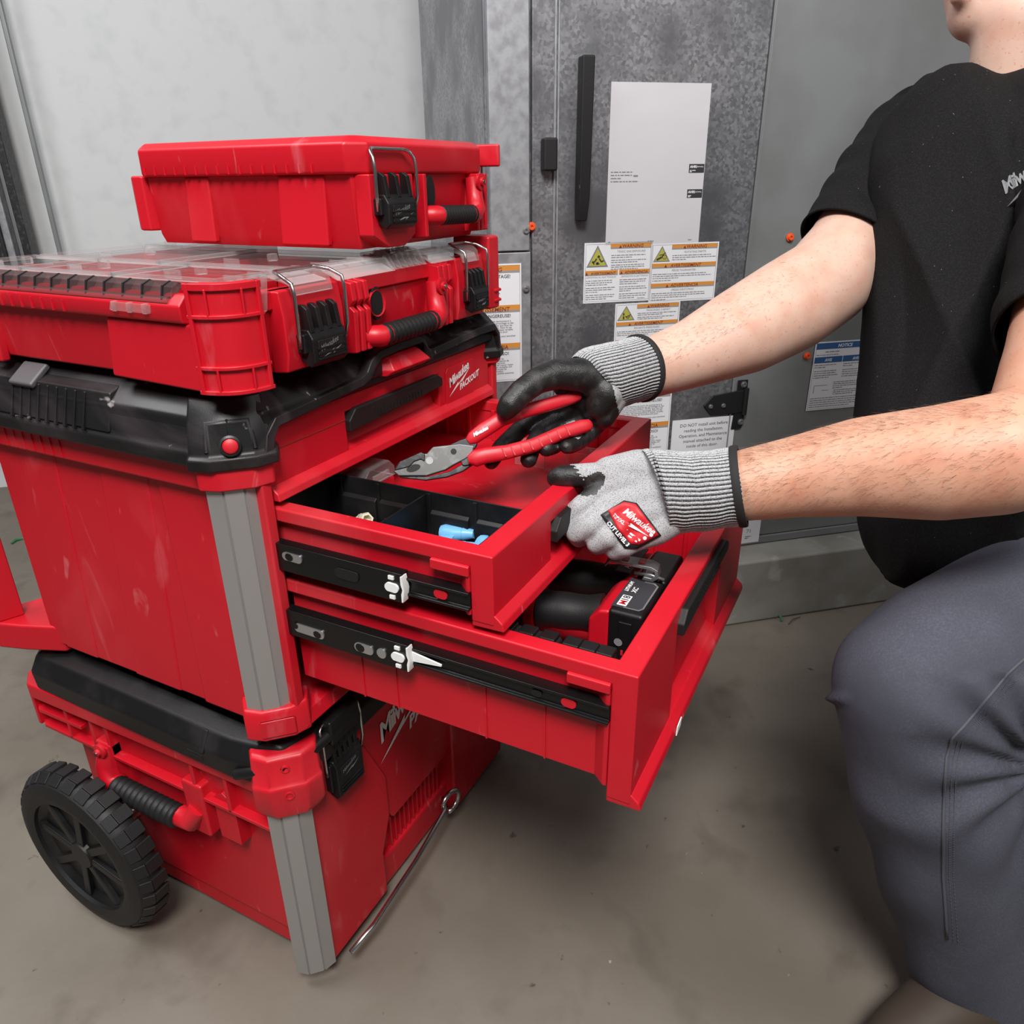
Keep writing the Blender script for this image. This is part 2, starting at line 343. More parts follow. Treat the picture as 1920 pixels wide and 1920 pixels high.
def bolt(name, x, y, r, material, parent, n0=.004, h=.005):
    s, z = ws(x, y); b = MB(); b.lathe([(r * 1.25, 0), (r * 1.25, h * .35), (r * .9, h * .4), (r * .85, h), (r * .4, h), (r * .3, h * .6)], wp(s, z, n0), -WN, 12)
    return b.build(name, material, parent, rel=False, smooth=50)
for x, y in ((1330, 761), (1354, 759)): bolt('rivet', x, y, .0045, steel, hg, .006)
for x, y in ((1393, 720), (1387, 790)): bolt('bolt', x, y, .0065, steel, hg, .004)
for x, y in ((985, 432), (985, 541)): bolt('screw', x, y, .0065, steel, ah, .005)
for x, y in ((996, 425), (1481, 445), (1513, 667)): bolt('orange_plug', x, y, .0075, orange, ah, 0.0, .007)

# ------------------------------------------------------------------ stickers on the cabinet
ZV = R3((0, 0, 1))
def sticker(name, label, x0, y0, x1, y1, material=stick, n=.0008, cat='label', wh=None):
    (sa, za), (sb, zb) = ws(x0, y0), ws(x1, y1)
    wd, hh = sb - sa, za - zb
    if wh: wd, hh = wh; zb = za - hh
    P = wp(sa, zb, n); b = MB(); b.plate([(0, 0), (wd, 0), (wd, hh), (0, hh)], (P, WD, ZV, -WN), -.0006, .0002)
    o = b.build(name, material, None, rel=False, smooth=0); tag(o, label, cat); return o, (P, WD, ZV, -WN), wd, hh
def rect(fr, u0, v0, u1, v1, name, m, parent, h=.0005):
    b = MB(); b.plate([(u0, v0), (u1, v0), (u1, v1), (u0, v1)], fr, .0001, h); return b.build(name, m, parent, rel=False, smooth=0)
def frame_line(fr, wd, hh, parent, m=prd, i=.003, t=.0007):
    b = MB()
    for r_ in ((i, i, wd - i, i + t), (i, hh - i - t, wd - i, hh - i), (i, i, i + t, hh - i), (wd - i - t, i, wd - i, hh - i)):
        b.plate([(r_[0], r_[1]), (r_[2], r_[1]), (r_[2], r_[3]), (r_[0], r_[3])], fr, .0001, .0003)
    b.build('border_line', m, parent, rel=False, smooth=0)
def header(fr, u0, u1, v1, h, txt, parent, size=None, color=prr):
    rect(fr, u0, v1 - h, u1, v1, 'orange_band', sorange, parent, .0003)
    rect(fr, u0, v1 - h * 1.0, u1, v1 - h * .68, 'grey_band', sgrey, parent, .0004)
    size = size or h * .95; c = (u0 + u1) / 2
    t = [(txt, c + h * .35, v1 - h * .82, size, dict(align='CENTER', shear=.12, bold=size * .012))]
    half = len(txt) * size * .33
    t.append(('poly', [(c - half - h * .45, v1 - h * .85), (c - half + h * .2, v1 - h * .85), (c - half - h * .12, v1 - h * .25)]))
    print_text(t, fr, 'heading', color, parent, .0007)
def tri_sign(fr, u0, v0, wd, hh, parent, kind):
    c = u0 + wd / 2
    b = MB(); b.plate([(u0, v0), (u0 + wd, v0), (c, v0 + hh)], fr, .0001, .0003); b.build('warning_triangle', prd, parent, rel=False, smooth=0)
    k = .07; b = MB(); b.plate([(u0 + wd * k * 1.5, v0 + hh * k), (u0 + wd * (1 - k * 1.5), v0 + hh * k), (c, v0 + hh * (1 - 2 * k))], fr, .0002, .0005); t = b.build('triangle_face', syel, parent, rel=False, smooth=0)
    def q(a, e): return (u0 + wd * a, v0 + hh * e)
    def bar(p, r_, w_):
        p, r_ = q(*p), q(*r_); dx, dy = r_[0] - p[0], r_[1] - p[1]; l = math.hypot(dx, dy); nx, ny = -dy / l * w_ * wd, dx / l * w_ * wd
        return ('poly', [(p[0] - nx, p[1] - ny), (r_[0] - nx, r_[1] - ny), (r_[0] + nx, r_[1] + ny), (p[0] + nx, p[1] + ny)])
    def disc(a, e, rr): return ('poly', [(q(a, e)[0] + rr * wd * math.cos(t_ * math.pi / 6), q(a, e)[1] + rr * wd * math.sin(t_ * math.pi / 6)) for t_ in range(12)])
    if kind == 0: it = [disc(.55, .48, .06), bar((.46, .40), (.36, .24), .03), bar((.36, .24), (.26, .26), .03), bar((.58, .40), (.68, .24), .03), bar((.68, .24), (.78, .30), .03), bar((.5, .12), (.5, .24), .05), bar((.36, .14), (.26, .26), .025), bar((.42, .16), (.6, .16), .02)]
    elif kind == 1: it = [bar((.2, .14), (.5, .3), .05), bar((.5, .3), (.62, .5), .025), bar((.35, .42), (.6, .46), .02), bar((.6, .5), (.72, .58), .02), disc(.66, .3, .02)] + [bar((.66 + .12 * math.cos(a_), .3 + .12 * math.sin(a_)), (.66 + .12 * math.cos(a_ + .6), .3 + .12 * math.sin(a_ + .6)), .012) for a_ in np.arange(0, 6.2, .6)]
    else: it = [bar((.36, .10), (.36, .30), .04), bar((.36, .36), (.36, .52), .04), bar((.46, .3), (.58, .16), .02), bar((.52, .26), (.66, .34), .025), bar((.66, .34), (.76, .40), .02), bar((.6, .14), (.72, .30), .02)]
    print_text(it, fr, 'pictogram', prb, parent, .0008)

# big pale rating sheet
o, fr, wd, hh = sticker('rating_sheet', 'large blank grey rating sheet above the paired orange warnings', 1140, 320, 1309, 454, stickg)
hh0 = hh
b = MB(); b.plate([(0, hh0), (wd, hh0), (wd, hh0 + .16), (0, hh0 + .16)], fr, -.0006, .0002); b.build('sheet_top', stickg, o, rel=False, smooth=0)
print_text(dashes(.006, .06, hh - .004, .0045, 3, .006) + dashes(.006, .13, hh - .022, .0045, 1, .006) + [('poly', [(.056, hh - .012), (.066, hh - .012), (.066, hh - .009), (.056, hh - .009)])] + dashes(.006, .014, .005, .004, 1, .01) + dashes(wd / 2 - .012, wd / 2 + .012, .005, .004, 1, .01) + dashes(wd - .026, wd - .006, .005, .004, 1, .01), fr, 'print', prd, o, .0006)
for vv in (hh - .055, hh - .006):
    r_ = rect(fr, wd - .036, vv, wd - .001, vv + .017, 'certification_mark', prb, o, .0005)
    print_text([('AHRI', wd - .034, vv + .0095, .007, dict(bold=.0002)), ('CERTIFIED.', wd - .0195, vv + .0105, .0035, {}), ] + dashes(wd - .034, wd - .016, vv + .004, .0032, 1, .003) + dashes(wd - .034, wd - .021, vv + .0015, .0032, 1, .003), fr, 'mark_lettering', prw, r_, .0008)
# toxic gas
o, fr, wd, hh = sticker('warning_label', 'orange toxic gas warning with seated-figure triangle, left of the pair', 1096, 456, 1217, 563)
frame_line(fr, wd, hh, o); tri_sign(fr, .005, hh * .60, wd * .32, hh * .36, o, 0)
uL = wd * .38
header(fr, uL, wd - .003, hh - .003, hh * .085, 'WARNING', o)
print_text([('TOXIC GAS EXPOSURE!', (uL + wd) / 2, hh * .83, .0062, dict(align='CENTER'))] + dashes(uL + .002, wd - .005, hh * .78, .0036, 2, hh * .035) + dashes(uL + .002, wd - .012, hh * .70, .0036, 2, hh * .035) + dashes(uL + .002, wd - .010, hh * .62, .0036, 3, hh * .033), fr, 'print', prd, o)
header(fr, .003, wd * .5, hh * .545, hh * .085, 'AVERTISSEMENT', o, hh * .062); header(fr, wd * .52, wd - .003, hh * .545, hh * .085, 'ADVERTENCIA', o, hh * .065)
print_text([('EXPOSITION AU GAZ TOXIQUE!', wd * .255, hh * .42, .0047, dict(align='CENTER')), ('¡EXPOSICIÓN A GAS TÓXICO!', wd * .755, hh * .42, .0047, dict(align='CENTER'))] + sum([dashes(u_, u_ + wd * .44, hh * v_, .0036, n_, hh * .035) for u_ in (.005, wd * .53) for v_, n_ in ((.37, 3), (.25, 3), (.13, 3))], []) + dashes(wd - .03, wd - .006, .006, .003, 1, .01), fr, 'print', prd, o)
# rotating parts
o, fr, wd, hh = sticker('warning_label', 'orange rotating parts warning with hand-and-gear triangle, right of the pair', 1222, 457, 1338, 561)
frame_line(fr, wd, hh, o); tri_sign(fr, .005, hh * .69, wd * .25, hh * .27, o, 1); uL = wd * .30
header(fr, uL, wd - .003, hh - .003, hh * .085, 'WARNING', o)
print_text([('ROTATING PARTS!', (uL + wd) / 2, hh * .83, .0062, dict(align='CENTER'))] + dashes(uL + .002, wd - .005, hh * .785, .0036, 3, hh * .035) + [('PIÈCES TOURNANTES!', wd / 2, hh * .525, .0058, dict(align='CENTER'))] + dashes(.006, wd - .007, hh * .475, .0036, 3, hh * .035) + dashes(.006, wd - .012, hh * .365, .0036, 1, hh * .035) + [('¡PIEZAS GIRATORIAS!', wd / 2, hh * .19, .0058, dict(align='CENTER'))] + dashes(.006, wd - .007, hh * .145, .0036, 3, hh * .035) + dashes(.006, wd * .7, hh * .035, .0036, 1, .01), fr, 'print', prd, o)
header(fr, .003, wd - .003, hh * .665, hh * .085, 'AVERTISSEMENT', o); header(fr, .003, wd - .003, hh * .325, hh * .085, 'ADVERTENCIA', o)
# pressurised cabinet
(sa, za) = ws(1154, 570); wd3 = ws(1275, 570)[0] - sa
o, fr, wd, hh = sticker('warning_label', 'orange pressurized cabinet warning half hidden behind the far forearm', 1154, 570, 1275, 640, wh=(wd3, .125))
frame_line(fr, wd, hh, o); tri_sign(fr, .005, hh * .70, wd * .27, hh * .26, o, 2); uL = wd * .33
header(fr, uL, wd - .003, hh - .003, hh * .08, 'WARNING', o)
print_text([('PRESSURIZED CABINET!', (uL + wd) / 2, hh * .85, .0055, dict(align='CENTER')), ('ENCEINTE PRESSURISÉE!', wd / 2, hh * .545, .0058, dict(align='CENTER'))] + dashes(uL + .002, wd - .005, hh * .81, .0036, 2, hh * .03) + dashes(uL + .002, wd - .008, hh * .74, .0036, 2, hh * .03) + dashes(.006, wd - .007, hh * .50, .0036, 3, hh * .032), fr, 'print', prd, o)
header(fr, .003, wd - .003, hh * .675, hh * .08, 'AVERTISSEMENT', o); header(fr, .003, wd - .003, hh * .36, hh * .08, 'ADVERTENCIA', o)
# hazardous voltage, twice
HV = [('WARNING', 'HAZARDOUS VOLTAGE!', ['Disconnect all electric power including', 'remote disconnects and follow lock', 'out and tag procedures before', 'servicing. Insure that all motor', 'capacitors have discharged stored', 'voltage. For variable drive, refer to drive', 'instructions for capacitor discharge.', 'Failure to do the above before servicing', 'could result in death or serious injury.']),
      ('AVERTISSEMENT', 'TENSION DANGEREUSE!', ['Couper toutes les tensions et ouvrir les sectionneurs à', 'distance, puis suivre les procédures de verrouillage et des', 'étiquettes avant toute intervention. Vérifier que tous les', 'condensateurs des moteurs sont déchargés. Dans le cas', "d'unités comportant des entraînements à vitesse variable,", "se reporter aux instructions de l'entraînement pour", 'décharger les condensateurs.', 'Ne pas respecter ces mesures de précaution peut entraîner', 'des blessures graves pouvant être mortelles.']),
      ('ADVERTENCIA', '¡VOLTAJE PELIGROSO!', ['Desconecte toda la energía eléctrica, incluso las', 'desconexiones remotas y siga los procedimientos de', 'cierre y etiquetado antes de proceder al servicio.', 'Asegúrese de que todos los capacitores del motor hayan', 'descargado el voltaje almacenado. Para las unidades con', 'eje de dirección de velocidad variable, consulte las', 'instrucciones para la descarga del condensador.', 'El no realizar lo anteriormente indicado, podría ocasionar', 'la muerte o serias lesiones personales.'])]
def hv_label(label, sr, zt, wd, hh):
    P = wp(sr - wd, zt - hh, .0052); b = MB(); b.plate([(0, 0), (wd, 0), (wd, hh), (0, hh)], (P, WD, ZV, -WN), -.0006, .0002)
    o = b.build('warning_label', stick, None, rel=False, smooth=0); tag(o, label, 'label'); fr = (P, WD, ZV, -WN); frame_line(fr, wd, hh, o); v = hh - .003; blk_h = (hh - .006) / 3
    items = []
    for k, (h_, t_, ls) in enumerate(HV):
        header(fr, .003, wd - .003, v, .0155, h_, o, .0125)
        items.append((t_, wd / 2, v - .0255, .0098, dict(align='CENTER', bold=.0001)))
        for j, l in enumerate(ls): items.append((l, .006, v - .035 - j * .0047 * (blk_h / .083) , .0062 if k == 0 else .0056, {}))
        v -= blk_h
    print_text(items, fr, 'print', prb, o)
sr, zt = ws(976, 493); zb = ws(974, 712)[1]
hv_label('tall hazardous voltage warning on the corner panel beside the red cases', sr, zt, .155, zt - zb)
sr = ws(1256, 760)[0]; zb = ws(1250, 846)[1]
hv_label('tall voltage warning below the far forearm, left of the DO NOT notice', sr, zb + .235, .155, .235)
# DO NOT install
o, fr, wd, hh = sticker('door_notice', 'plain white DO NOT install notice under the strap hinge', 1261, 789, 1372, 843)
for k, l in enumerate(['DO NOT install unit before', 'reading the Installation,', 'Operation, and Maintenance', 'manual attached to the', 'inside of this door.']):
    print_text([(l, wd / 2, hh - .0185 - k * .0135, .0112, dict(align='CENTER'))], fr, 'lettering', prb, o)
# blue notice
o, fr, wd, hh = sticker('notice_label', 'blue-headed notice sheet half hidden behind the black shirt', 1530, 642, 1628, 770, wh=(.165, .172))
frame_line(fr, wd, hh, o)
rect(fr, .003, hh - .018, wd - .003, hh - .003, 'blue_band', sblue, o); rect(fr, .003, hh - .052, wd * .5 - .002, hh - .037, 'blue_band', sblue, o); rect(fr, wd * .5, hh - .052, wd - .003, hh - .037, 'blue_band', sblue, o)
print_text([('NOTICE', wd / 2, hh - .0145, .011, dict(align='CENTER', shear=.15, bold=.0002)), ('AVIS', wd * .25, hh - .0485, .010, dict(align='CENTER', shear=.15, bold=.0002)), ('AVISO', wd * .75, hh - .0485, .010, dict(align='CENTER', shear=.15, bold=.0002))], fr, 'heading', prw, o)
print_text(dashes(.03, wd - .03, hh - .026, .005, 1, .006) + dashes(.006, wd - .007, hh - .033, .004, 1, .006) + sum([dashes(u_, u_ + wd * .42, hh - v_, .004, n_, .0055) for u_ in (.006, wd * .52) for v_, n_ in ((.058, 2), (.073, 4))], []) + dashes(wd * .4, wd - .008, hh - .103, .004, 4, .005) + dashes(wd * .42, wd - .01, hh - .124, .004, 3, .005) + dashes(.006, wd - .008, .03, .004, 5, .0055)
           + [('poly', [(.012, hh - .128), (.0135, hh - .128), (.0135, hh - .108), (.012, hh - .108)]), ('poly', [(.014, hh - .109), (.05, hh - .109), (.05, hh - .108), (.014, hh - .108)]), ('poly', [(.035, hh - .122), (.055, hh - .122), (.055, hh - .121), (.035, hh - .121)])], fr, 'print', prd, o)
# white tag low on the unit
o, fr, wd, hh = sticker('part_label', 'small white tag with 71 at the cabinet base beside the drawer', 1345, 982, 1420, 1014, n=.0045)
print_text([('71', wd * .74, hh * .45, .016, dict(align='CENTER'))] + dashes(wd * .66, wd * .82, hh * .28, .006, 2, .005), fr, 'print', prd, o)

# ================================================================== RED BOXES
XL, XR = -.03, .535                      # outer sides of the drawer chest; its front is y = 0, z given from the upper drawer's lip
def arc_pts(P0, P1, P2, n=8, o_=0.):
    pts = []
    for k in range(n + 1):
        t = k / n; p = (1 - t) ** 2 * R3(P0) + 2 * t * (1 - t) * R3(P1) + t * t * R3(P2); d = 2 * (1 - t) * (R3(P1) - R3(P0)) + 2 * t * (R3(P2) - R3(P1))
        nrm = np.array([d[1], -d[0]]); nrm = -nrm / np.linalg.norm(nrm) if False else nrm / np.linalg.norm(nrm)
        pts.append(p + nrm * o_)
    return pts
def arc_slab(mb, A, z0, z1, o0, o1, t0=0., t1=1., n=8):   # a curved plate on the corner arc A between heights, from offset o0 to o1
    P0, P1, P2 = A; ring = []
    def pt(t, o_):
        p = (1 - t) ** 2 * R3(P0) + 2 * t * (1 - t) * R3(P1) + t * t * R3(P2); d = 2 * (1 - t) * (R3(P1) - R3(P0)) + 2 * t * (R3(P2) - R3(P1))
        nr = np.array([d[1], -d[0]]); nr /= np.linalg.norm(nr); return p - nr * 0 + (nr if True else nr) * o_
    ts = [t0 + (t1 - t0) * k / n for k in range(n + 1)]
    poly = [pt(t, o1) for t in ts] + [pt(t, o0) for t in reversed(ts)]
    mb.prism([tuple(p) for p in poly], 'z', z0, z1); return mb

def latch(root, x0, x1, z0, z1, y, zbail, prongs=4, ybail=None):
    """black over-centre latch with a wire bail; x0..x1 wide, hanging from z1 down to z0 on face y"""
    wv = x1 - x0; b = MB(); zm = z0 + (z1 - z0) * .62
    b.prism([(y + .004, z0 + .008), (y - .010, z0), (y - .017, z0 + .006), (y - .017, zm - .01), (y - .011, zm), (y + .004, zm)], 'x', x0 + wv * .12, x1 - wv * .12)
    b.box(x0 + wv * .04, y - .010, z0 + .016, x1 - wv * .04, y + .004, zm - .004)
    lt = b.build('latch', blk, root, bevel=.0018)
    for k in range(prongs):
        xc = x0 + wv * (.2 + .6 * k / (prongs - 1)); b = MB(); b.prism([(y + .002, zm - .004), (y - .014, zm - .004), (y - .010, z1 - .004), (y - .004, z1), (y + .002, z1)], 'x', xc - wv * .045, xc + wv * .045); b.build('prong', blk, lt, bevel=.0012)
    for k in range(3):
        b = MB(); b.box(x0 + wv * .2, y - .0185, z0 + .008 + k * .0055, x1 - wv * .2, y - .015, z0 + .0105 + k * .0055); b.build('grip_ridge', blk, lt, bevel=.0006)
    b = MB(); b.box(x0 + wv * .22, y - .0178, zm - .030, x1 - wv * .22, y - .0165, zm - .012); b.build('emblem_plate', rub, lt, bevel=.0006)
    print_text([('Milwaukee', x0 + wv * .26, 0, wv * .12, dict(shear=.4, ang=.25, sx=.8)), ('poly', [(x0 + wv * .3, -.006), (x0 + wv * .55, .0005), (x0 + wv * .53, -.002), (x0 + wv * .75, .003), (x0 + wv * .52, -.005), (x0 + wv * .54, -.0025)])], (R3((0, y - .0179, zm - .024 + ZO)), R3((1, 0, 0)), R3((0, 0, 1)), R3((0, -1, 0))), 'emblem', prd, lt, .0003)
    yb = y if ybail is None else ybail; zj = zm - .006; path = [(x0, y - .008, zj - .012), (x0 - .003, y - .010, zj + .004)]
    path += [(x0 - .003, y - .010, zbail - .016), (x0 - .003, y - .008, zbail - .004), (x0 - .001, (y + yb) / 2 - .004, zbail + .003), (x0 + .006, yb, zbail + .006), (x0 + .012, yb + .001, zbail + .006), (x1 - .012, yb + .001, zbail + .006), (x1 - .006, yb, zbail + .006), (x1 + .001, (y + yb) / 2 - .004, zbail + .003), (x1 + .003, y - .008, zbail - .004), (x1 + .003, y - .010, zbail - .016)]
    path += [(x1 + .003, y - .010, zj + .004), (x1, y - .008, zj - .012)]
    b = MB(); b.tube(path, .0021, 8); b.build('wire_bail', zinc, lt, smooth=180)
    return lt
def grip(root, p0, p1, r, n=13, name='carry_handle', nrm=(0, -1, 0), brk=.03, stub=True):
    p0, p1, nrm = R3(p0), R3(p1), R3(nrm); d = p1 - p0; ln = np.linalg.norm(d); d /= ln; rr = []; pp = []
    for k in range(n):
        for q_, s_ in ((.0, .86), (.25, 1.), (.7, 1.), (.99, .86)):
            pp.append(p0 + d * ln * (k + q_) / n); rr.append(r * s_)
    b = MB(); b.tube(pp, rr, 14); g = b.build(name, rub, root, smooth=60)
    for p, s_ in ((p0, -1), (p1, 1)):
        if stub and s_ < 0:
            b = MB(); b.tube([p + d * .012, p - d * .004, p - d * .010 - nrm * .012, p - d * .012 - nrm * .022], [r * .9, r * .98, r * .95, r * .8], 12); b.build('handle_bracket', red, g, smooth=60); continue
        b = MB(); b.tube([p - d * s_ * .012, p + d * s_ * .006, p + d * s_ * .016 + R3((0, 0, .006)) - nrm * .002, p + d * s_ * .020 + R3((0, 0, brk)) - nrm * .008, p + d * s_ * .020 + R3((0, 0, brk + .018)) - nrm * .010], [r * .92, r * .98, r * 1.0, r * .9, r * .8], 12)
        b.build('handle_bracket', red, g, smooth=60)
    for p, s_ in (((p1, 1),) if stub else ((p0, -1), (p1, 1))):
        b = MB(); c = p + d * s_ * .020 + R3((0, 0, brk + .012)) + nrm * .001; b.lathe([(.011, 0), (.011, .004), (.006, .0045), (.0055, .008), (.0, .008)], c, nrm, 16); q = b.build('pivot_boss', red, g, smooth=45)
        b = MB(); b.lathe([(.0028, .0078), (.0028, .0092), (.001, .0096)], c, nrm, 10); b.build('pivot_pin', zinc, q)
    return g

# ------------------------------------------------------------------ three-drawer chest
ch = thing('drawer_chest', 'red three-drawer tool chest with black lid, two lower drawers pulled open', 'tool chest', (.25, .22, -.306 + ZO))
b = MB()                                                   # carcass: side, far side, back, bottom, inner top
b.box(XL + .002, .052, -.301, XL + .014, .462, .05); b.box(XR - .012, .03, -.296, XR, .45, .06); b.box(XL + .01, .44, -.296, XR - .01, .452, .06)
b.box(XL + .01, .0, -.30, XR - .01, .445, -.288); b.box(XL + .01, .02, .082, XR - .01, .445, .088)
b.build('carcass', red, ch, bevel=.003)
b = MB(); b.box(XL - .001, .055, -.302, XL + .008, .145, .045); b.build('side_rib', red, ch, bevel=.004)          # proud band by the post
for y0, y1, z0 in ((.19, .28, -.301), (.36, .43, -.301)):
    b = MB(); b.prism([(y0, z0), (y1, z0), (y1 - .035, .04), (y0 - .03, .04)], 'x', XL + .0002, XL + .008); b.build('side_rib', red, ch, bevel=.003)
b = MB(); b.box(XL - .012, .03, .018, XL + .02, .47, .052); b.build('side_rim', red, ch, bevel=.004)
for k in range(8):
    y = .29 + k * .018; b = MB(); b.box(XL - .0135, y, .022, XL - .010, y + .0025, .05); b.build('rim_rib', red, ch)
# front frame uprights beside the drawers
b = MB(); b.box(-.018, -.007, -.300, -.0025, .03, .066); b.build('front_frame', red, ch, bevel=.003)
b = MB(); b.box(.506, -.004, -.300, .522, .03, .10); b.build('front_frame', red, ch, bevel=.003)
b = MB(); b.prism([(-.012, -.302), (.03, -.302), (.03, -.283), (-.006, -.283)], 'x', -.01, .51); b.build('front_sill', red, ch, bevel=.002)
def corner_post(parent, cx, cy, sx, sy, z0, z1, name='corner_post', foot=(.045, .0), collar=True, zf=None):
    # an aluminium extrusion facing diagonally outwards with three flutes; sx, sy point outwards
    D = R3((sx, sy, 0)) / math.sqrt(2); T = R3((-sy, sx, 0)) / math.sqrt(2)
    if T[0] < 0: T = -T
    def ring(pts, z): return [R3((cx, cy, z)) + T * a + D * q for a, q in pts]
    prof = [(-.034, -.010), (-.033, .0), (-.017, .009), (-.0155, .0075), (-.014, .0095), (.005, .0095), (.0065, .0075), (.008, .009), (.0235, .001), (.022, -.006)]
    if sx > 0: prof = [(-a, q) for a, q in prof][::-1]
    b = MB(); b.loft([ring(prof, z0), ring(prof, z1)]); p = b.build(name, alu, parent, smooth=15)
    return p, ring
cpost, ring = corner_post(ch, -.027, .018, -1, -1, -.268, .028)
wide = [(-.041, -.026), (-.039, .004), (-.018, .0145), (.018, .0145), (.039, .004), (.041, -.026)]
b = MB(); b.loft([ring(wide, -.306), ring(wide, -.268), ring([(a * .97, q - .003) for a, q in wide], -.262)]); f_ = b.build('post_foot', red, ch, bevel=.003)
b = MB(); b.loft([ring([(-.022, .013), (-.020, .0165), (.020, .0165), (.022, .013)], -.300), ring([(-.022, .013), (-.020, .0165), (.020, .0165), (.022, .013)], -.275)]); b.build('foot_pad', red, f_, bevel=.002)
b = MB(); b.loft([ring(wide, .026), ring(wide, .056)]); b.build('post_collar', red, ch, bevel=.003)
p2, ring2 = corner_post(ch, .535, .018, 1, -1, -.268, .052)
b = MB(); b.loft([ring2(wide, .05), ring2(wide, .075)]); b.build('post_collar', red, ch, bevel=.003)
b = MB(); b.loft([ring2(wide, -.306), ring2(wide, -.268)]); b.build('post_foot', red, ch, bevel=.003)
# rear bracket and post standing off the back
b = MB(); b.prism([(XL + .004, .44), (XL - .02, .50), (XL - .034, .545), (XL - .01, .575), (XL + .05, .55), (XL + .05, .44)], 'z', -.316, -.272); b.build('rear_bracket', red, ch, bevel=.004)
b = MB(); b.prism([(XL - .028, .535), (XL - .012, .555), (XL + .01, .55), (XL + .004, .522)], 'z', -.272, .03); b.build('rear_post_cover', red, ch, bevel=.002)
b = MB(); b.prism([(XL - .034, .541), (XL - .020, .562), (XL - .012, .556), (XL - .026, .535)], 'z', -.271, .03); b.build('rear_post', alu, ch, bevel=.001)
b = MB(); b.box(XL - .03, .45, .02, XL + .06, .57, .05); b.build('rear_bracket', red, ch, bevel=.004)

# black lid
b = MB(); LX0, LX1, LY0, LY1 = -.052, .556, -.012, .50
def lidring(o_, z, zf=None):
    c = .05
    pts = [(LX0 + o_, LY0 + c + o_ * .4), (LX0 + c + o_ * .4 , LY0 + o_), (LX1 - c - o_ * .4, LY0 + o_), (LX1 - o_, LY0 + c + o_ * .4), (LX1 - o_, LY1 - c), (LX1 - c, LY1 - o_), (LX0 + c, LY1 - o_), (LX0 + o_, LY1 - c)]
    return [R3((x, y, z)) for x, y in pts]
b.loft([lidring(.02, .086), lidring(.004, .088), lidring(.006, .103), lidring(.030, .124), lidring(.045, .128)])
lid = b.build('lid', lidm, ch, bevel=.004)
b = MB(); b.prism([(LX0, .05), (LX0 + .022, .05), (LX0 + .022, .1), (LX0 + .016, .108), (LX0 + .004, .092), (LX0 + .001, .072), (LX0 - .004, .066), (LX0 - .004, .052)], 'y', .035, .49); b.build('lid_skirt', lidm, lid, bevel=.003)
b = MB(); b.prism([(LX1, .06), (LX1 - .022, .06), (LX1 - .022, .1), (LX1 - .004, .1)], 'y', .035, .49); b.build('lid_skirt', lidm, lid, bevel=.003)
for k in range(9):                                          # short grip ribs on the lid's side
    y = .215 + k * .0165; b = MB(); b.prism([(LX0 - .0055, .070), (LX0 + .002, .070), (LX0 + .018, .112), (LX0 + .008, .112)], 'y', y, y + .0035); b.build('lid_rib', lidm, lid, bevel=.001)
b = MB(); b.prism([(LX0 - .002, .072), (LX0 + .006, .072), (LX0 + .018, .112), (LX0 + .026, .12), (LX0 + .010, .114)], 'y', .175, .40); b.build('grip_boss', lidm, lid, bevel=.002)
b = MB(); b.obox((LX0 + .017, .326, .1185), (0, 1, 0), (.8, 0, .6), (-.6, 0, .8), .022, .017, .004); b.build('cleat_tab', tabm, lid, bevel=.003)
b = MB(); b.prism([(.0, .124), (.06, .124), (.06, .134), (.008, .134)], 'y', .05, .45); b.build('lid_rail', lidm, lid, bevel=.003)
b = MB(); b.prism([(.45, .124), (.51, .124), (.50, .134), (.45, .134)], 'y', .05, .45); b.build('lid_rail', lidm, lid, bevel=.003)
wide2 = [(-.048, -.032), (-.046, .006), (-.024, .018), (.024, .018), (.046, .006), (.048, -.032)]
def sc(k, dq): return [(a * k, q + dq) for a, q in wide2]
for rg, zz, nm in ((ring, .050, 1), (ring2, .060, 0)):
    b = MB(); b.loft([rg(sc(1, 0), zz), rg(sc(1, 0), zz + .012), rg(sc(.94, -.005), zz + .016), rg(sc(.86, -.012), zz + .050), rg(sc(.78, -.03), zz + .070)]); cap = b.build('lid_corner', lidm, lid, bevel=.003)
    if nm:
        b = MB()
        for a0, a1 in ((-.022, -.001), (.001, .022)):
            pass
        fb = rg([(-.024, .0105), (-.020, .0135), (.020, .0135), (.024, .0105)], zz + .020); ft = rg([(-.022, -.001), (-.018, .004), (.018, .004), (.022, -.001)], zz + .052)
        for i in range(0, 4, 3): b.tube([fb[i] + R3((0, 0, 0)), ft[i]], .0026, 8)
        b.tube([ft[0], ft[3]], .0026, 8); b.tube([(fb[1] + fb[2]) / 2, (ft[1] + ft[2]) / 2], .0012, 6); b.build('corner_frame', lidm, cap, smooth=60)
        c = (fb[1] + fb[2]) / 2 + R3((0, 0, .006)); nv = R3((-1, -1, .35)); nv = nv / np.linalg.norm(nv)
        b = MB(); b.lathe([(.011, -.003), (.011, .002), (.0085, .003), (.0085, -.002)], c, nv, 20); b.build('button_collar', lidm, cap, smooth=40)
        b = MB(); b.lathe([(.0080, -.003), (.0080, .0015), (.006, .003), (0.0005, .003)], c, nv, 20); b.build('corner_button', red, cap, smooth=40)
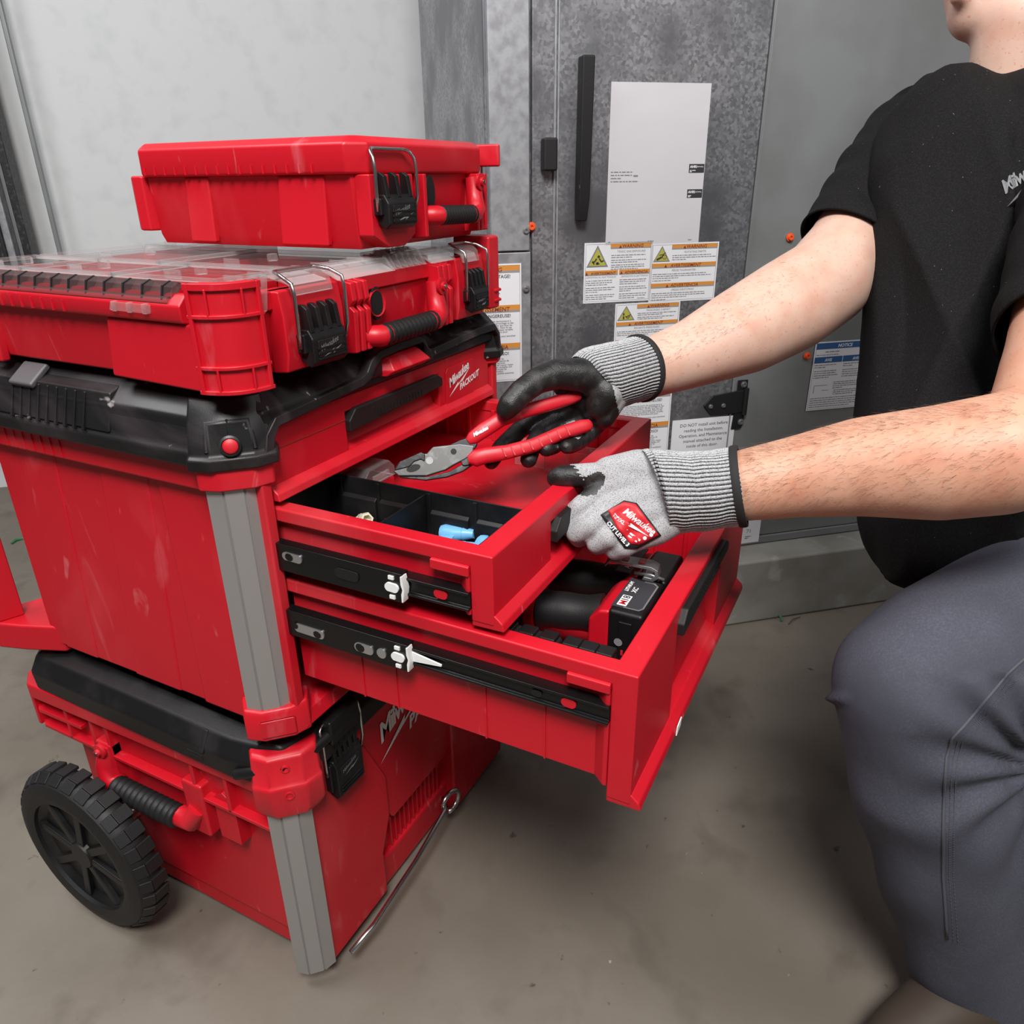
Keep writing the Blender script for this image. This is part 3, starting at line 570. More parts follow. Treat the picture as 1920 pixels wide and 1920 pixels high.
# front rim of the lid: steps up round the red release button
def lidrim(pts, r=.0065):
    b = MB(); P = [R3((x, -.013, z)) for x, z in pts]; rings = []
    for i, p in enumerate(P):
        t = P[min(i + 1, len(P) - 1)] - P[max(i - 1, 0)]; t /= np.linalg.norm(t); n_ = R3((-t[2], 0, t[0]))
        rings.append([p + n_ * r + R3((0, .014, 0)), p + n_ * r, p - n_ * r * .6 + R3((0, -.002, 0)), p - n_ * r + R3((0, .014, 0))])
    b.loft(rings); return b.build('lid_front_rim', lidm, lid, bevel=.0015)
lidrim([(-.006, .055), (.001, .078), (.012, .090), (.16, .099), (.176, .104), (.186, .116), (.20, .124), (.24, .127), (.285, .127), (.298, .122), (.306, .108), (.318, .104), (.45, .110), (.50, .109), (.512, .096), (.516, .07)])
b = MB(); b.prism([(.18, .098), (.19, .12), (.205, .126), (.205, .098)], 'y', -.012, .01); b.build('latch_cheek', lidm, lid, bevel=.003)
b = MB(); b.prism([(.291, .098), (.291, .126), (.305, .112), (.312, .098)], 'y', -.020, .01); b.build('latch_cheek', lidm, lid, bevel=.003)
b = MB(); b.loft([[(.200, .0, .096), (.292, .0, .096), (.292, -.016, .096), (.206, -.016, .096)], [(.200, .0, .103), (.292, .0, .103), (.292, -.028, .104), (.208, -.028, .104)], [(.206, .0, .122), (.286, .0, .122), (.282, -.016, .118), (.215, -.016, .118)]]); b.build('release_button', red, ch, bevel=.002)
b = MB(); b.lathe([(.012, 0), (.012, .005), (.007, .006), (.006, .003), (.0, .003)], (.283, .012, .128), (0, 0, 1), 16); b.build('lid_boss', lidm, lid, smooth=40)

# ---- drawers
DW = .500
def drawer_front(d, yf, zb, zt, hx0=.138, hx1=.350, up=0.):
    """moulded front: two flat ends, a scooped middle with a black pull, a lip along the bottom"""
    t = .026; lip = .018
    b = MB()
    b.prism([(0, zb + .006), (hx0, zb + .006), (hx0, zt - .020), (hx1, zt - .020), (hx1, zb + .006), (DW, zb + .006), (DW, zt), (0, zt)], 'y', yf, yf + t)
    b.build('front_plate', red, d, bevel=.0022)
    b = MB(); b.prism([(yf + t, zb + .012), (yf - .004, zb + .014), (yf + .012, zb + .024), (yf + t, zt - .022)], 'x', hx0 - .004, hx1 + .004); b.build('finger_scoop', red, d, bevel=.0015)
    b = MB(); b.prism([(yf - .011, zb + .001), (yf + t, zb), (yf + t, zb + lip), (yf, zb + lip), (yf - .009, zb + .010)], 'x', .001, DW - .001); b.build('bottom_lip', red, d, bevel=.0018)
    b = MB(); b.prism([(hx0 - .002, zt - .044 + up), (hx0 - .002, zt - .030 + up), (hx0 + .012, zt - .017 + up), (hx1 - .012, zt - .017 + up), (hx1, zt - .024 + up), (hx1, zt - .036 + up)], 'y', yf - .0075, yf + .006); pull = b.build('pull_handle', rub, d, bevel=.0018)
    n = 15
    for k in range(n):
        x = hx0 + .055 + k * .0072; b = MB(); b.box(x, yf - .0086, zt - .037 + up, x + .0028, yf - .0065, zt - .029 + up); b.build('pull_rib', rub, pull)
    return pull
def rail(d, yf, zc, y_in, y_stop, hh=.017, x=-.0):
    b = MB(); b.prism([(x - .005, zc - hh * .62), (x + .012, zc - hh * .62), (x + .012, zc + hh * .62), (x - .005, zc + hh * .62), (x - .005, zc + hh * .45), (x - .001, zc + hh * .4), (x - .001, zc - hh * .4), (x - .005, zc - hh * .45)], 'y', yf + .026, .3); r1 = b.build('inner_rail', railm, d, bevel=.0008)
    b = MB(); b.prism([(x - .011, zc - hh), (x + .002, zc - hh), (x + .002, zc - hh + .003), (x - .008, zc - hh + .003), (x - .008, zc + hh - .003), (x + .002, zc + hh - .003), (x + .002, zc + hh), (x - .011, zc + hh)], 'y', y_stop, .38); r2 = b.build('outer_rail', railm, d, bevel=.0008)
    return r1, r2
def slot(parent, y, z, ly, lz, m, x=-.0115, name='rail_slot', t=.0012):
    b = MB(); n = 16; pts = []
    for k in range(n):
        a = 2 * math.pi * k / n; pts.append((y + (ly - lz) * (1 if math.cos(a) > 0 else -1) + lz * math.cos(a), z + lz * math.sin(a)))
    b.prism(pts, 'x', x - t, x + .001); return b.build(name, m, parent, smooth=30)
def stopper(parent, ys, zc, hh):
    st = slot(parent, ys + .012, zc, .0085, .0052, white, -.0112, 'stop_lug', .0022)
    for s_ in (-1, 1):
        b = MB(); b.box(-.0130, ys + .009, zc + s_ * .0115 - .002, -.0105, ys + .0155, zc + s_ * .0115 + .002); b.build('stop_tab', white, st)
    b = MB(); b.prism([(ys - .001, zc + hh), (ys + .0006, zc + hh), (ys + .0006, zc + .006), (ys - .0012, zc), (ys + .0006, zc - .006), (ys + .0006, zc - hh), (ys - .001, zc - hh), (ys - .0035, zc)], 'x', -.0125, -.003); b.build('stop_end', white, st)

# closed top drawer
b = MB(); b.box(.012, .02, .02, DW - .012, .40, .078); d1 = b.build('drawer', red, ch, bevel=.003, label='closed top drawer with black pull')
drawer_front(d1, 0., 0., .086)
b = MB(); b.box(.002, -.0006, .0565, .136, .001, .0573); b.build('parting_line', prr, d1)
b = MB(); b.plate([(.368, .012), (.448, .012), (.448, .070), (.374, .070), (.368, .063)], (R3((0, 0, ZO)), R3((1, 0, 0)), ZV, R3((0, -1, 0))), .0, .0015); lp = b.build('logo_plate', red, d1, rel=False, bevel=.0008)
print_text(logo_items(.376, .040, .0165, word2='PACKOUT'), (R3((0, 0, ZO)), R3((1, 0, 0)), ZV, R3((0, -1, 0))), 'logo_lettering', prw, lp, .0022)

def open_drawer(label, e, zb, zt, zbody, seams):
    yf = -e; yb = yf + .43; yi = yf + .026
    rg_ = lambda x, y0, y1, z: [R3((x, y0, z)), R3((DW - x, y0, z)), R3((DW - x, y1, z)), R3((x, y1, z))]
    b = MB(); b.loft([rg_(.010, yi - .003, yb - .002, zbody), rg_(.010, yi - .003, yb - .002, zt - .008), rg_(.019, yi + .001, yb - .012, zt - .008), rg_(.019, yi + .001, yb - .012, zbody + .006)]); d = b.build('drawer', red, ch, bevel=.001, label=label)
    pull = drawer_front(d, yf, zb, zt, up=.010 if e > .4 else 0.)
    for a_ in ((0, yi - .004, .021, yb), (DW - .021, yi - .004, DW, yb), (.02, yb - .014, DW - .02, yb)):
        b = MB(); b.box(a_[0], a_[1], zt - .017, a_[2], a_[3], zt); b.build('drawer_rim', red, d, bevel=.0028)
    b = MB(); b.prism([(-.001, yi), (.02, yi), (.02, yi + .05), (.011, yi + .05), (.011, yi + .018), (-.001, yi + .004)], 'z', max(zb + .004, zbody), zt - .020); b.build('front_gusset', red, d, bevel=.002)
    b = MB(); b.prism([(-.003, zt - .027), (.012, zt - .027), (.012, zt - .012), (-.003, zt - .016)], 'y', yi, yi + .045); b.build('rim_tab', red, d, bevel=.0015)
    for y in seams:
        b = MB(); b.box(.0085, y, zbody, .0105, y + .0018, zt - .06); b.build('wall_rib', red, d)
    for k in range(7):                                       # ribs on the inner side of the far wall
        y = yi + .05 + k * .045; b = MB(); b.box(DW - .0225, y, zbody + .006, DW - .0185, y + .006, zt - .014); b.build('wall_rib', red, d, bevel=.001)
    return d, pull
E2, E3 = .277, .428
d2, pull2 = open_drawer('middle drawer pulled halfway out', E2, -.090, -.006, -.078, [])
r1, r2 = rail(d2, -E2, -.0605, 0, -.176)
slot(r2, -.030, -.0565, .014, .0052, slotm); slot(r2, -.026, -.0565, .0055, .0045, railm, -.0118); slot(r2, -.105, -.060, .016, .006, rub); stopper(r2, -.176, -.0605, .015)
slot(r1, -.217, -.0605, .008, .0052, red, -.0015, 'rail_window')
d3, pull3 = open_drawer('deep bottom drawer pulled furthest out', E3, -.258, -.096, -.238, [-.095, -.143, -.26, -.33])
r1, r2 = rail(d3, -E3, -.147, 0, -.176)
slot(r2, -.040, -.1495, .022, .0058, slotm); slot(r2, -.052, -.1505, .0055, .0045, railm, -.0118); slot(r2, -.020, -.1475, .004, .004, railm, -.0118); slot(r2, -.118, -.150, .013, .0058, slotm); slot(r2, -.113, -.150, .006, .0052, railm, -.0118); slot(r2, -.142, -.149, .0062, .0062, slotm); stopper(r2, -.176, -.147, .015)
b = MB(); b.prism([(-.177, -.152), (-.177, -.140), (-.215, -.1455), (-.215, -.1475)], 'x', -.006, -.004); b.build('rail_tongue', white, r2)
slot(r1, -.360, -.147, .008, .0055, red, -.0015, 'rail_window'); slot(r1, -.325, -.147, .006, .004, rub, -.0015, 'rail_window')
b = MB(); b.plate([(.130, -.259), (.146, -.255), (.148, -.245), (.132, -.248)], (R3((0, -E3 - .0105, ZO)), R3((1, 0, 0)), ZV, R3((0, -1, 0))), 0, .0012); b.build('paper_scrap', white, d3, rel=False)

# ------------------------------------------------------------------ black parts tray in the middle drawer
ty0, ty1, tx0, tx1, tz0, tz1 = -.247, .030, .024, .128, -.070, -.012
tr = thing('parts_tray', 'black two-bin parts tray at the near side of the middle drawer', 'tray', (.076, -.11, tz0 + ZO))
b = MB(); b.box(tx0, ty0, tz0, tx1, ty1, tz0 + .002); b.build('tray_floor', blk, tr)
for nm, a in (('tray_wall', (tx0, ty0, tz0, tx0 + .002, ty1, tz1)), ('tray_wall', (tx1 - .002, ty0, tz0, tx1, ty1, tz1)), ('tray_wall', (tx0, ty0, tz0, tx1, ty0 + .002, tz1)), ('tray_wall', (tx0, ty1 - .002, tz0, tx1, ty1, tz1)), ('tray_divider', (tx0, -.119, tz0, tx1, -.117, tz1 - .004))):
    b = MB(); b.box(*a); b.build(nm, blk, tr, bevel=.0007)
for y in (-.215, -.152, -.078, -.020):
    b = MB(); b.prism([(tx1 - .002, tz0), (tx1 - .008, tz0), (tx1 - .007, tz1 - .026), (tx1 - .002, tz1 - .022)], 'y', y - .026, y + .026); b.build('wall_step', blk, tr, bevel=.001)
    b = MB(); b.box(tx1 - .0045, y + .026, tz0, tx1 - .002, y + .031, tz1 - .002); b.build('wall_rib', blk, tr, bevel=.0006)
for x, y in ((.05, -.1155), (.09, -.1155)):
    b = MB(); b.box(x, y, tz0, x + .003, y + .003, tz1 - .006); b.build('divider_rib', blk, tr, bevel=.0006)
# wire connectors and a fitting in the bins
def connector(c, d, s, m, name, label, group):
    d = R3(d) / np.linalg.norm(d); b = MB(); b.lathe([(.0075 * s, 0), (.0085 * s, .004 * s), (.0070 * s, .013 * s), (.0058 * s, .020 * s), (.0062 * s, .0205 * s), (.0040 * s, .030 * s), (.0, .030 * s)], c, d, 12)
    up = np.cross(d, [0, 0, 1.]); up /= np.linalg.norm(up)
    o = b.build(name, m, None, smooth=35); tag(o, label, 'connector', group)
    b = MB()
    for s_ in (-1, 1): b.obox(R3(c) + d * .008 * s + up * s_ * .0095 * s, d, np.cross(d, up), up, .006 * s, .0016 * s, .004 * s)
    b.build('wing', m, o, bevel=.0006); return o
connector((.116, -.145, tz0 + .012), (.2, -1, .1), 1.35, blue, 'wire_connector', 'blue winged wire connector lying nearer the tray divider', 'blue connectors')
connector((.112, -.200, tz0 + .013), (-.35, -1, -.02), 1.35, blue, 'wire_connector', 'blue winged wire connector lying nearest the tray front', 'blue connectors')
connector((.098, -.205, tz0 + .011), (.1, 1, 0), 1.0, blue, 'wire_connector', 'small blue wire connector half hidden at the bottom of the tray', 'blue connectors')
b = MB(); c0 = R3((.104, -.038, tz0 + .013)); dd = R3((-.4, -.7, .35)); b.lathe([(.0085, 0), (.0095, .003), (.0095, .014), (.0080, .018), (.0058, .018), (.0055, .010), (.0, .010)], c0, dd, 6)
o = b.build('pipe_fitting', cream, None, smooth=25); tag(o, 'cream plastic hexagonal fitting in the rear tray bin', 'fitting')
b = MB(); b.lathe([(.006, -.016), (.0062, -.002), (.0085, 0), (.0, .001)], c0, dd, 12); b.build('stem', cream, o, smooth=35)
b = MB(); b.lathe([(.0068, 0), (.0068, .010), (.0052, .013), (.0, .013)], (.092, -.022, tz0 + .0086), (.2, 1, .0), 8); o = b.build('pipe_fitting', cream, None, smooth=25); tag(o, 'small cream plug lying beside the hexagonal fitting', 'fitting')
# clear case with red insert behind the tray
cc_ = thing('accessory_case', 'small clear-topped red accessory case behind the tray', 'case', (.185, .02, -.072 + ZO))
b = MB(); b.box(.150, -.010, -.071, .215, .06, -.040); b.build('case_body', red, cc_, bevel=.004)
b = MB(); b.prism([(.149, -.040), (.216, -.040), (.214, -.026), (.204, -.016), (.160, -.016), (.150, -.026)], 'y', -.011, .061); b.build('case_lid', clr2, cc_, bevel=.002)
b = MB(); b.box(.165, -.014, -.036, .198, -.010, -.026); b.build('case_tab', clr2, cc_, bevel=.001)
# clear divider strip and small sliding cups by the far wall of the middle drawer
cs = thing('clear_divider', 'clear plastic divider strip across the middle drawer beneath the gloved fingers', 'divider', (.396, -.16, -.072 + ZO))
b = MB(); b.box(.395, -.236, -.071, .398, -.10, -.028); b.build('strip', clr2, cs, bevel=.0008)
for k in range(4):
    b = MB(); b.box(.391, -.225 + k * .035, -.071, .395, -.221 + k * .035, -.030); b.build('strip_rib', clr2, cs)

# ------------------------------------------------------------------ tools in the bottom drawer
def drill(label, base, dx, gl, gr, top, cells, hw, hy, clip=False, led=False):
    """cordless tool lying with its battery foot up front: grip, red foot, battery pack; base = battery centre"""
    bx_, by_, zt = base; t = thing('cordless_tool', label, 'power tool', (bx_, by_ + .05, -.231 + ZO), 'cordless tools in the bottom drawer')
    z0 = -.231
    b = MB(); b.box(bx_ - hw, by_ - hy, z0 + .01, bx_ + hw, by_ + hy * .35, zt); bat = b.build('battery', blk, t, bevel=.005, seg=3)
    b = MB(); b.box(bx_ - hw - .002, by_ - hy - .002, zt - .05, bx_ + hw * .2, by_ - hy + .003, zt - .03); b.build('battery_rib', blk, bat, bevel=.002)
    b = MB(); b.box(bx_ - hw - .0015, by_ - hy * .6, z0 + .012, bx_ - hw + .001, by_ - hy * .1, zt - .012); b.build('battery_rib', blk, bat, bevel=.001)
    b = MB(); b.prism([(by_ + hy * .30, z0 + .012), (by_ + hy * .30, zt - .003), (by_ + hy * .75, zt - .006), (by_ + hy * 1.15, zt - .02), (by_ + hy * 1.2, z0 + .02)], 'x', bx_ - hw + .002, bx_ + hw - .002); b.build('tool_foot', red, t, bevel=.004)
    p0 = R3((bx_ - .004, by_ + hy * 1.0, zt - .034)); p1 = p0 + R3((-.012 + dx, gl, -.004)); n = 9
    b = MB(); b.tube([p0 + (p1 - p0) * k / n for k in range(n + 1)], [gr * q for q in (1.12, 1.04, .97, .95, .97, 1.0, 1.0, .98, 1.02, 1.1)], 16); g = b.build('grip', rub, t, smooth=60)
    b = MB(); b.tube([p0 + (p1 - p0) * .99, p1 + R3((0, .012, 0))], [gr * 1.14, gr * 1.10], 16); b.build('grip_ring', red, t, smooth=40)
    b = MB(); b.tube([p1 + R3((0, .008, -.004)), p1 + R3((.01, .06, -.01)), p1 + R3((.03, .11, -.012))], [gr * 1.1, gr * 1.5, gr * 1.4], 16); b.build('tool_head', blk, t, smooth=60)
    return t, bat, zt
t1, bat, zt = drill('cordless tool with lettered black battery at the front corner of the bottom drawer', (.168, -.362, -.112), 0, .075, .023, 0, 0, .042, .030)
frb = (R3((0, 0, zt + ZO)), R3((0, -1, 0)), R3((1, 0, 0)), R3((0, 0, 1)))       # top face seen from the left: text runs along -y
def T(x, y): return (-y, x)
b = MB(); P = [(.135, -.352), (.135, -.384), (.141, -.388), (.196, -.388), (.202, -.382), (.202, -.364), (.205, -.352)]
b.plate([T(*p) for p in P], frb, .0002, .0006); lb = b.build('battery_label', prb, bat, rel=False, smooth=0)
b = MB(); b.plate([T(*p) for p in [(.135, -.384), (.141, -.388), (.196, -.388), (.202, -.382), (.202, -.370), (.200, -.370), (.200, -.381), (.1955, -.386), (.1415, -.386), (.137, -.383), (.137, -.366), (.135, -.366)]], frb, .0004, .0010); b.build('label_outline', prd if False else slotm, lb, rel=False, smooth=0)
b = MB(); b.plate([T(*p) for p in [(.139, -.357), (.139, -.368), (.162, -.368), (.162, -.357)]], frb, .0004, .0010); wl = b.build('label_plate', prw, lb, rel=False, smooth=0)
fr_l = (R3((0, 0, zt + ZO)), R3((1, 0, 0)), R3((0, 1, 0)), R3((0, 0, 1)))
print_text([('M', .1405, -.3665, .0118, dict(bold=.0002))], fr_l, 'lettering', glovel, wl, .0014); print_text([('18', .1490, -.3665, .0118, dict(bold=.0002))], fr_l, 'lettering', prb, wl, .0014)
print_text([('LITHIUM', .171, -.359, .0062, dict(bold=.0002, shear=.15)), ('XC', .171, -.3685, .0085, dict(bold=.0002, shear=.15))], fr_l, 'lettering', prw, lb, .0012)
print_text([('LITHIUM', 0, 0, .0085, dict(bold=.0002, shear=.1, ang=math.pi / 2))], (R3((.126 - .0017, -.3625, -.214 + ZO)), R3((0, -1, 0)), ZV, R3((-1, 0, 0))), 'lettering', prw, bat, .0006)
print_text([('poly', [(.0 + .005 * math.cos(a) , .005 * math.sin(a)) for a in np.arange(0, 6.28, .5)])], (R3((.126 - .0017, -.366, -.150 + ZO)), R3((0, -1, 0)), ZV, R3((-1, 0, 0))), 'gauge_button', prd, bat, .0006)
for k in range(4): 
    b = MB(); b.box(.1235, -.372, -.205 + k * .013, .1245, -.3695, -.199 + k * .013); b.build('gauge_light', glovel, bat)
t2, bat2, zt2 = drill('second cordless tool with belt clip, under the near glove', (.262, -.362, -.118), 0, .10, .024, 0, 0, .040, .028)
b = MB(); b.box(.222, -.345, -.1175, .295, -.325, -.1160); pl_ = b.build('nameplate', prb, t2, bevel=.0004)
print_text([('A', .232, -.340, .010, dict(bold=.0002))], (R3((0, 0, -.1158 + ZO)), R3((1, 0, 0)), R3((0, 1, 0)), ZV), 'lettering', prw, pl_, .0004)
# steel belt clip: bent plate with two holes
b = MB(); cx_ = R3((.218, -.352, -.098)); pth = [(-.036, -.004), (-.030, .004), (.020, .002), (.028, -.002), (.030, -.012), (.022, -.018), (.010, -.016), (.012, -.012), (.021, -.013), (.025, -.010), (.024, -.004), (.018, -.002), (-.030, .0008), (-.035, -.006)]
Uc = R3((.15, -1, 0)); Uc /= np.linalg.norm(Uc); Vc = R3((1, .15, 0)); Vc /= np.linalg.norm(Vc)
b.plate(pth, (cx_ + R3((0, 0, ZO)), Uc, ZV, Vc), -.010, .010); clip = b.build('belt_clip', steel, t2, rel=False, bevel=.0006)
for q_ in (-.012, .008):
    b = MB(); b.obox(cx_ + Uc * q_ + R3((0, 0, .0034)), Uc, Vc, ZV, .004, .005, .0006); b.build('clip_slot', red, clip)
b = MB(); b.tube([cx_ + Uc * .0 + Vc * -.004 + R3((0, 0, -.012)), cx_ + Uc * .02 + Vc * -.006 + R3((0, 0, -.010)), cx_ + Uc * .035 + Vc * -.01 + R3((0, 0, -.012)), cx_ + Uc * .03 + Vc * .0 + R3((0, 0, -.022)), cx_ + Uc * .026 + Vc * .006 + R3((0, 0, -.024))], .0022, 8); b.build('wire_hook', steel, t2, smooth=180)
# black rubber tool bag edges along the near wall of the bottom drawer
for (ya, yb_), lb_ in (((-.392, -.338), 'short black rubber bit holder at the drawer corner by the battery'), ((-.333, -.262), 'longer black rubber bit holder along the near drawer wall')):
    t = thing('bit_holder', lb_, 'bit holder', (.036, (ya + yb_) / 2, -.231 + ZO), 'bit holders in the bottom drawer')
    b = MB(); b.box(.024, ya, -.230, .048, yb_, -.105); b.build('holder_body', rub, t, bevel=.006, seg=3)
    for k in range(3):
        yy = ya + (yb_ - ya) * (k + .5) / 3; b = MB(); b.box(.028, yy - .009, -.107, .045, yy + .009, -.101); b.build('holder_ridge', blk, t, bevel=.002)

# ------------------------------------------------------------------ organizer on top of the chest
OZ0, OZ1 = .136, .226
og = thing('organizer_case', 'flat red parts organizer with clear lid lying on the black chest lid', 'organizer', (.23, .22, OZ0 + ZO))
ox0, ox1, oy0, oy1 = -.040, .512, -.004, .475
b = MB(); c = .045; base = lambda i, z: [R3((x, y, z)) for x, y in ((ox0 + i, oy0 + c), (ox0 + c, oy0 + i), (ox1 - c, oy0 + i), (ox1 - i, oy0 + c), (ox1 - i, oy1 - c), (ox1 - c, oy1 - i), (ox0 + c, oy1 - i), (ox0 + i, oy1 - c))]
b.loft([base(.012, OZ0), base(.004, OZ0 + .06), base(.004, .203)]); b.build('case_body', red, og, bevel=.003)
b = MB(); b.prism([(ox0 + .012, .196), (ox0 - .004, .199), (ox0 - .006, .203), (ox0 - .006, .216), (ox0 + .004, .226), (ox0 + .012, .226)], 'y', .035, .46); sr_ = b.build('side_rim', red, og, bevel=.002)
for k in range(10):
    y = .21 + k * .018; b = MB(); b.box(ox0 - .0075, y, .201, ox0 - .005, y + .002, .213); b.build('rim_rib', red, sr_)
b = MB(); b.box(ox0 + .03, oy0 - .001, .203, ox1 - .03, oy0 + .02, .222); b.build('front_rim', red, og, bevel=.002)
for y0, y1 in ((.016, .165), (.365, .40)):
    b = MB(); b.prism([(y0, OZ0 - .006), (y1, OZ0 - .002), (y1 - .01, .198), (y0 - .006, .198)], 'x', ox0 - .0005, ox0 + .012); b.build('side_rib', red, og, bevel=.003)
A = ((-.049, .020), (-.046, -.026), (.000, -.027))
b = MB(); arc_slab(b, A, OZ0 - .005, .238, -.02, 0.0); cb = b.build('corner_bumper', red, og, bevel=.003)
for z0, z1, o_ in ((.232, .239, .003), (.206, .210, .0035), (.157, .161, .0035), (.1325, .137, .0035)):
    b = MB(); arc_slab(b, A, z0, z1, -.004, o_); b.build('bumper_rib', red, cb, bevel=.001)
for t0 in (.02, .93):
    b = MB(); arc_slab(b, A, .1325, .239, -.004, .0035, t0, t0 + .05, 2); b.build('bumper_rib', red, cb, bevel=.001)
for t0 in (.26, .72):
    for z0, z1 in ((.135, .159), (.208, .234)):
        b = MB(); arc_slab(b, A, z0, z1, -.004, .0035, t0, t0 + .03, 2); b.build('bumper_rib', red, cb, bevel=.001)
A2 = ((.520, .045), (.520, -.022), (.455, -.022))
b = MB(); b.prism([(.478, -.018), (.505, -.020), (.522, -.004), (.522, .045), (.478, .045)], 'z', OZ0 + .004, .246); cb2 = b.build('corner_bumper', red, og, bevel=.004)
for z in (.150, .165): 
    b = MB(); b.prism([(.490, -.0215), (.507, -.0225), (.5245, -.005), (.5245, .045), (.49, .03)], 'z', z, z + .004); b.build('bumper_rib', red, cb2, bevel=.001)
# front of the organizer: latch towers, ribs, recess with padlock hole
for x0, x1 in ((.036, .132), (.386, .462)):
    b = MB(); b.prism([(oy0 + .01, OZ0), (oy0 - .010, OZ0 + .002), (oy0 - .014, OZ0 + .02), (oy0 - .014, .196), (oy0 - .010, .222), (oy0 + .01, .222)], 'x', x0, x1); b.build('latch_seat', red, og, bevel=.002)
for x in (.146, .158, .170, .332, .345, .358):
    b = MB(); b.prism([(oy0 + .01, OZ0), (oy0 - .016, OZ0 + .002), (oy0 - .018, OZ0 + .05), (oy0 - .012, OZ0 + .055), (oy0 - .018, OZ0 + .062), (oy0 - .016, .218), (oy0 + .01, .222)], 'x', x, x + .008); b.build('front_rib', red, og, bevel=.0015)
b = MB(); b.lathe([(.0005, .001), (.013, .001), (.016, .003), (.0165, .0)], (.211, oy0 - .0005, .186), (0, -1, 0), 20); hl = b.build('padlock_eye', red, og, smooth=40)
b = MB(); b.plate([(.0115 * math.cos(a), .020 * math.sin(a)) for a in np.arange(0, 6.28, .35)], (R3((.211, oy0, .186 + ZO)), R3((1, 0, 0)), ZV, R3((0, -1, 0))), -.002, .0025); b.build('eye_hole', rub, hl, rel=False)
grip(og, (.190, -.026, .152), (.305, -.026, .152), .0135)
latch(og, .048, .122, .140, .206, oy0 - .014, .233, ybail=oy0 + .008); latch(og, .396, .452, .146, .206, oy0 - .014, .234, ybail=oy0 + .008)
# bins seen through the lid
b = MB(); b.box(ox0 + .012, .008, .195, ox1 - .012, oy1 - .02, .198); bins = b.build('bin_floor', red, og)
wells = [(.0, .085, .03, .165), (.0, .085, .185, .325), (.0, .085, .345, .455), (.11, .255, .03, .225), (.11, .255, .245, .455), (.28, .48, .40, .46), (.28, .37, .02, .05)]
for (x0, x1, y0, y1) in wells:
    b = MB(); h = .0025
    for a in ((x0, y0, x1, y0 + h), (x0, y1 - h, x1, y1), (x0, y0, x0 + h, y1), (x1 - h, y0, x1, y1)): b.box(a[0], a[1], .198, a[2], a[3], .228)
    b.build('bin', red, og, bevel=.0006)
# clear lid: plate, raised frames round the wells, hinge clips, smoky hinge edge
b = MB(); b.box(ox0 + .010, .0, .2310, ox1 - .006, oy1 - .012, .2335); cl = b.build('clear_lid', clr, og, bevel=.001)
for (x0, x1, y0, y1) in wells:
    b = MB(); i = .010; h = .0035
    for a in ((x0 - i, y0 - i, x1 + i, y0 - i + h), (x0 - i, y1 + i - h, x1 + i, y1 + i), (x0 - i, y0 - i, x0 - i + h, y1 + i), (x1 + i - h, y0 - i, x1 + i, y1 + i)): b.box(a[0], a[1], .2335, a[2], a[3], .2385)
    b.build('lid_bead', clr2, cl, bevel=.001)
    xm, ym = (x0 + x1) / 2, (y0 + y1) / 2
    b = MB(); b.box(xm - .006, ym - .004, .2335, xm + .006, ym + .004, .2425); b.build('cleat', clr2, cl, bevel=.0015)
    b = MB(); b.box(x0 + .004, ym - .012, .2335, x0 + .007, ym + .012, .2425); b.build('cleat', clr2, cl, bevel=.001)
b = MB(); b.prism([(ox0 - .001, .2195), (ox0 + .004, .2195), (ox0 + .016, .2335), (ox0 + .012, .2365), (ox0 + .003, .2325)], 'y', .05, oy1 - .02); sm = b.build('lid_edge', smoke, cl, bevel=.0008)
for k in range(14):
    y = .062 + k * .0285; b = MB(); b.prism([(ox0 - .002, .2195), (ox0 + .003, .2195), (ox0 + .016, .2345), (ox0 + .012, .2372), (ox0 + .002, .2335)], 'y', y, y + .0022); b.build('edge_tooth', rub, sm)
b = MB(); b.tube([(ox0 - .001, .052, .2195), (ox0 - .001, oy1 - .02, .2195)], .0045, 10); b.build('hinge_rod', smoke, cl, smooth=60)
b = MB(); b.prism([(ox0 - .009, .207), (ox0 - .002, .207), (ox0 - .001, .216), (ox0 - .006, .216)], 'y', .075, .135); cx = b.build('hinge_clip', clr2, cl, bevel=.0015)
for k in range(3):
    b = MB(); b.box(ox0 - .0105, .078 + k * .0225, .2065, ox0 - .003, .084 + k * .0225, .2165); b.build('clip_knuckle', clr2, cx, bevel=.001)
# clear front hood with teeth, and clear bail hooks over each latch
b = MB(); b.prism([(oy0 - .010, .2215), (oy0 - .006, .2215), (oy0 + .022, .2345), (oy0 + .022, .2375), (oy0 + .004, .2365)], 'x', .135, .245); b.build('lid_hood', clr2, cl, bevel=.001)
b = MB(); b.prism([(oy0 - .010, .2215), (oy0 - .006, .2215), (oy0 + .022, .2345), (oy0 + .022, .2375), (oy0 + .004, .2365)], 'x', .330, .390); b.build('lid_hood', clr2, cl, bevel=.001)
b = MB(); b.prism([(oy0 - .004, .2215), (.0, .2215), (oy0 + .03, .236), (oy0 + .03, .243), (oy0 + .008, .240)], 'x', .245, .325); hd = b.build('lid_hood', clr2, cl, bevel=.001)
for k in range(6):
    x = .25 + k * .013; b = MB(); b.prism([(oy0 - .006, .2225), (oy0 - .002, .2225), (oy0 + .028, .241), (oy0 + .026, .2445), (oy0 + .006, .2415)], 'x', x, x + .0022); b.build('hood_tooth', clr2, hd)
for k in range(8):
    x = .015 + k * .033; b = MB(); b.box(x, .010, .2335, x + .002, .036, .2385); b.build('lid_tooth', clr2, cl)
for x0, x1 in ((.054, .116), (.402, .446)):
    b = MB(); b.prism([(oy0 - .016, .2155), (oy0 - .012, .2155), (oy0 - .008, .226), (oy0 + .024, .2335), (oy0 + .022, .238), (oy0 - .006, .236), (oy0 - .013, .230)], 'x', x0, x1); b.build('bail_hook', clr2, cl, bevel=.0012)
